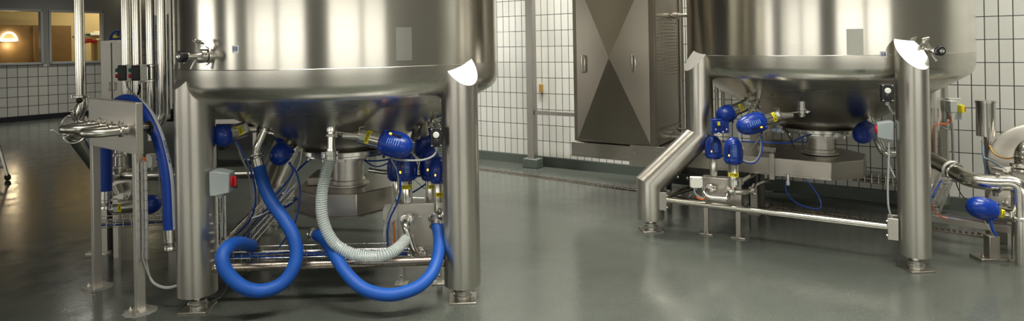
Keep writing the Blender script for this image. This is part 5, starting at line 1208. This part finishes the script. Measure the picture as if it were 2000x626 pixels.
# long tray beam at the right with post
RA, RBp = A(1818, 428, 4.95), A(2040, 461, 4.45); rd = (RBp-RA).normalized(); rn = V((rd.y, -rd.x, 0)).normalized()
rt = thing('cable_rail', RA, 'long low cable rail on a footed post running off at the right', 'cable rail')
b = MB(); b.box((RA+RBp)/2, ((RBp-RA).length, .10, .008), (rd, rn, Z)); b.box((RA+RBp)/2+rn*.05+Z*.02, ((RBp-RA).length, .006, .045), (rd, rn, Z)); b.box((RA+RBp)/2-rn*.05+Z*.02, ((RBp-RA).length, .006, .045), (rd, rn, Z)); b.build('rail', M['beam'], rt)
fo = fl(1932, 505); b = MB(); b.box((fo.x+.02, fo.y, .085), (.075, .06, .17)); b.build('post', M['beam'], rt, bevel=.003)
b = MB(); b.box((fo.x, fo.y, .01), (.20, .12, .02)); b.build('foot_plate', M['beam'], rt, bevel=.002)
b = MB(); b.lathe((fo.x-.06, fo.y-.02, .02), Z, [(0, .012), (.01, .012), (.012, .006), (.03, .006)], 6); b.build('bolt', M['bolt'], rt)
for i, (dy, m_) in enumerate(((.0, 'cblue'), (-.03, 'cgrey'), (.03, 'corange'))):
    cable([RA.lerp(RBp, t)+rn*dy+Z*(.022+.004*math.sin(9*t+i)) for t in [k/10 for k in range(11)]], .007, M[m_], ('blue', 'grey', 'orange')[i]+' cable lying along the low rail at the right', sub=True)
q0, q1 = A(1840, 452, 4.6), A(1925, 458, 4.5); b = MB(); b.box((q0+q1)/2-Z*.03, ((q1-q0).length, .02, .012), ((q1-q0).normalized(), V((0, 1, 0)), Z)); 
d_ = MB()
# ------------------------------------------------------------------ filter housing, pump, big pipe
f0 = A(1926, 265, 4.95); f1z = A(1926, 197, 4.95).z
ft = thing('filter_housing', f0, 'upright steel cylinder with lid standing before the tiles at the right', 'filter')
b = MB(); b.cyl((f0.x, f0.y, f0.z), (f0.x, f0.y, f1z-.012), .066, n=36); b.build('cylinder', M['pipe'], ft)
b = MB(); b.lathe((f0.x, f0.y, f1z-.014), Z, [(0, .066), (0, .071), (.018, .071), (.02, .066), (.022, 0)], 36); b.build('lid', M['clamp'], ft)
b = MB(); b.box((f0.x+.025, f0.y+.02, f0.z/2), (.035, .03, f0.z)); b.box((f0.x+.025, f0.y+.02, .006), (.1, .1, .012)); b.build('stand_post', M['beam'], ft)
for px in (1919, 1933):
    b = MB(); n0 = at(px, 266, 4.9); b.lathe(n0+Z*.005, -Z, [(0, .006), (.04, .006), (.042, .012), (.054, .012), (.056, .007), (.075, .007)], 12); b.build('nipple', M['clamp'], ft)
cable([(1919, 282, 4.88), (1920, 300, 4.86), (1923, 308, 4.85), (1935, 313, 4.8), (1950, 322, 4.7), (1960, 328, 4.65)], .008, M['clearsmall'], 'bluish clear tube from the filter cylinder to the pump')
cable([(1920, 284, 4.9), (1922, 310, 4.9), (1926, 335, 4.9), (1926, 350, 4.9), (1929, 335, 4.9), (1932, 310, 4.9), (1933, 284, 4.9)], .008, M['clearsmall'], 'bluish clear tube hanging in a U below the filter cylinder')
cable([(1933, 284, 4.88), (1940, 298, 4.8), (1953, 306, 4.7), (1968, 309, 4.6), (1984, 307, 4.5)], .007, M['camber'], 'amber tube from the filter cylinder to the pump')
pm_ = thing('centrifugal_pump', fl(2030, 480), 'polished round-fronted pump half cut off by the right edge', 'pump')
pcn = A(2022, 318, 4.75); pa_ = V((-.42, -.90, .0)).normalized()
b = MB(); b.lathe(pcn-pa_*.02, pa_, [(0, .29), (.01, .30), (.035, .30), (.045, .285), (.05, .23), (.06, .12), (.065, 0)], 64); b.build('casing_front', M['sheet'], pm_)
b = MB(); b.lathe(pcn-pa_*.32, pa_, [(0, .20), (.1, .22), (.3, .24), (.3, .0)], 48); b.build('motor', M['beam'], pm_)
b = MB(); b.tube(bend([A(1999, 330, 4.55), A(1998, 292, 4.45), A(2030, 275, 4.5)], .10, 8), .055, 24); b.build('outlet_bend', M['pipe'], pm_)
b = MB(); flange(b, A(1998, 322, 4.52), Z, .058, .03, .02); flange(b, A(1998, 331, 4.52), Z, .058, .02, .014); b.build('clamp', M['clamp'], pm_)
b = MB(); c = A(1975, 392, 4.62); b.lathe(c, pa_, [(0, .14), (.02, .14), (.03, .125), (.035, .05), (.05, .045), (.055, 0)], 40); b.box((c.x+.1, c.y+.15, .2), (.12, .12, .40)); b.build('shaft_housing', M['sheet'], pm_)
for (px, py) in ((1963, 396), (1948, 372), (1965, 335)):
    b = MB(); b.lathe(A(px, py, 4.55), pa_, [(0, .02), (.006, .02), (.008, .011), (.02, .011), (.024, 0)], 16); b.build('bolt', M['bolt'], pm_)
for dx in (-.12, .14):
    b = MB(); q = pcn-pa_*.16; b.box((q.x+dx, q.y, (q.z-.2)/2), (.05, .05, q.z-.2)); b.box((q.x+dx, q.y, .006), (.11, .11, .012)); b.build('leg', M['beam'], pm_)
b = MB(); b.box(A(1985, 333, 4.6), (.22, .2, .02)); b.build('top_plate', M['sheet'], pm_)
P_ = bend(AA((1790, 296, 5.15), (1862, 333, 4.75), (1890, 350, 4.55), (1935, 357, 4.45), (1993, 356, 4.35), (1995, 430, 4.33), (1995, 520, 4.33)), .11, 8)
bp2 = thing('suction_pipe', P_[0], 'big polished pipe emerging behind the right front leg and bending down at the right edge', 'pipe')
b = MB(); b.tube(P_, .056, 32); b.build('pipe', M['pipe'], bp2)
ax = (A(1862, 333, 4.75)-A(1790, 296, 5.15)).normalized()
b = MB(); b.ring(A(1857, 330.5, 4.78), ax, .058, .014, 36, 8); b.build('white_gasket', M['gasket'], bp2)
b = MB(); tri_clamp(b, A(1864, 334, 4.735), ax, .06, .03, (0, -.5, -1)); b.build('clamp', M['clamp'], bp2)
b = MB(); tri_clamp(b, A(1944, 357, 4.44), (1, -.1, 0), .058, .028, (0, -.4, 1)); b.box(A(1944, 376, 4.44), (.02, .03, .05)); b.build('clamp', M['clamp'], bp2)
b = MB(); tri_clamp(b, V((P_[-1].x, P_[-1].y, A(1995, 425, 4.33).z)), Z, .058, .028, (-1, -.4, 0)); b.build('clamp', M['clamp'], bp2)
valve('lying blue-headed valve in front of the pump at the right edge', A(1972, 420, 4.40), A(1893, 400, 4.32), .048, .17, .080, 'V72', A(1990, 424, 4.33), lamp=False, vents=False, flip=True, lab_at=.72)
cable([(1935, 428, 4.3), (1937, 442, 4.3), (1941, 452, 4.3), (1947, 460, 4.3)], .009, M['cblue'], 'thick blue tube hanging from the lying valve at the right edge')
cable([(1923, 430, 4.31), (1930, 444, 4.31), (1938, 454, 4.31), (1946, 462, 4.3)], .005, M['cgrey'], 'thin grey cable hanging from the lying valve at the right edge')
cable([(1867, 350, 4.72), (1870, 365, 4.75), (1880, 382, 4.8), (1893, 392, 4.7)], .004, M['cblack'], 'thin black wire sagging below the white gasket ring')
# ------------------------------------------------------------------ view
world = bpy.data.worlds.new('world'); scene.world = world; world.use_nodes = True
world.node_tree.nodes['Background'].inputs[0].default_value = (.5, .5, .48, 1); world.node_tree.nodes['Background'].inputs[1].default_value = .05
scene.view_settings.view_transform = 'Standard'; scene.view_settings.look = 'None'; scene.view_settings.gamma = 1; scene.view_settings.use_curve_mapping = False
scene.view_settings.exposure = 0.0
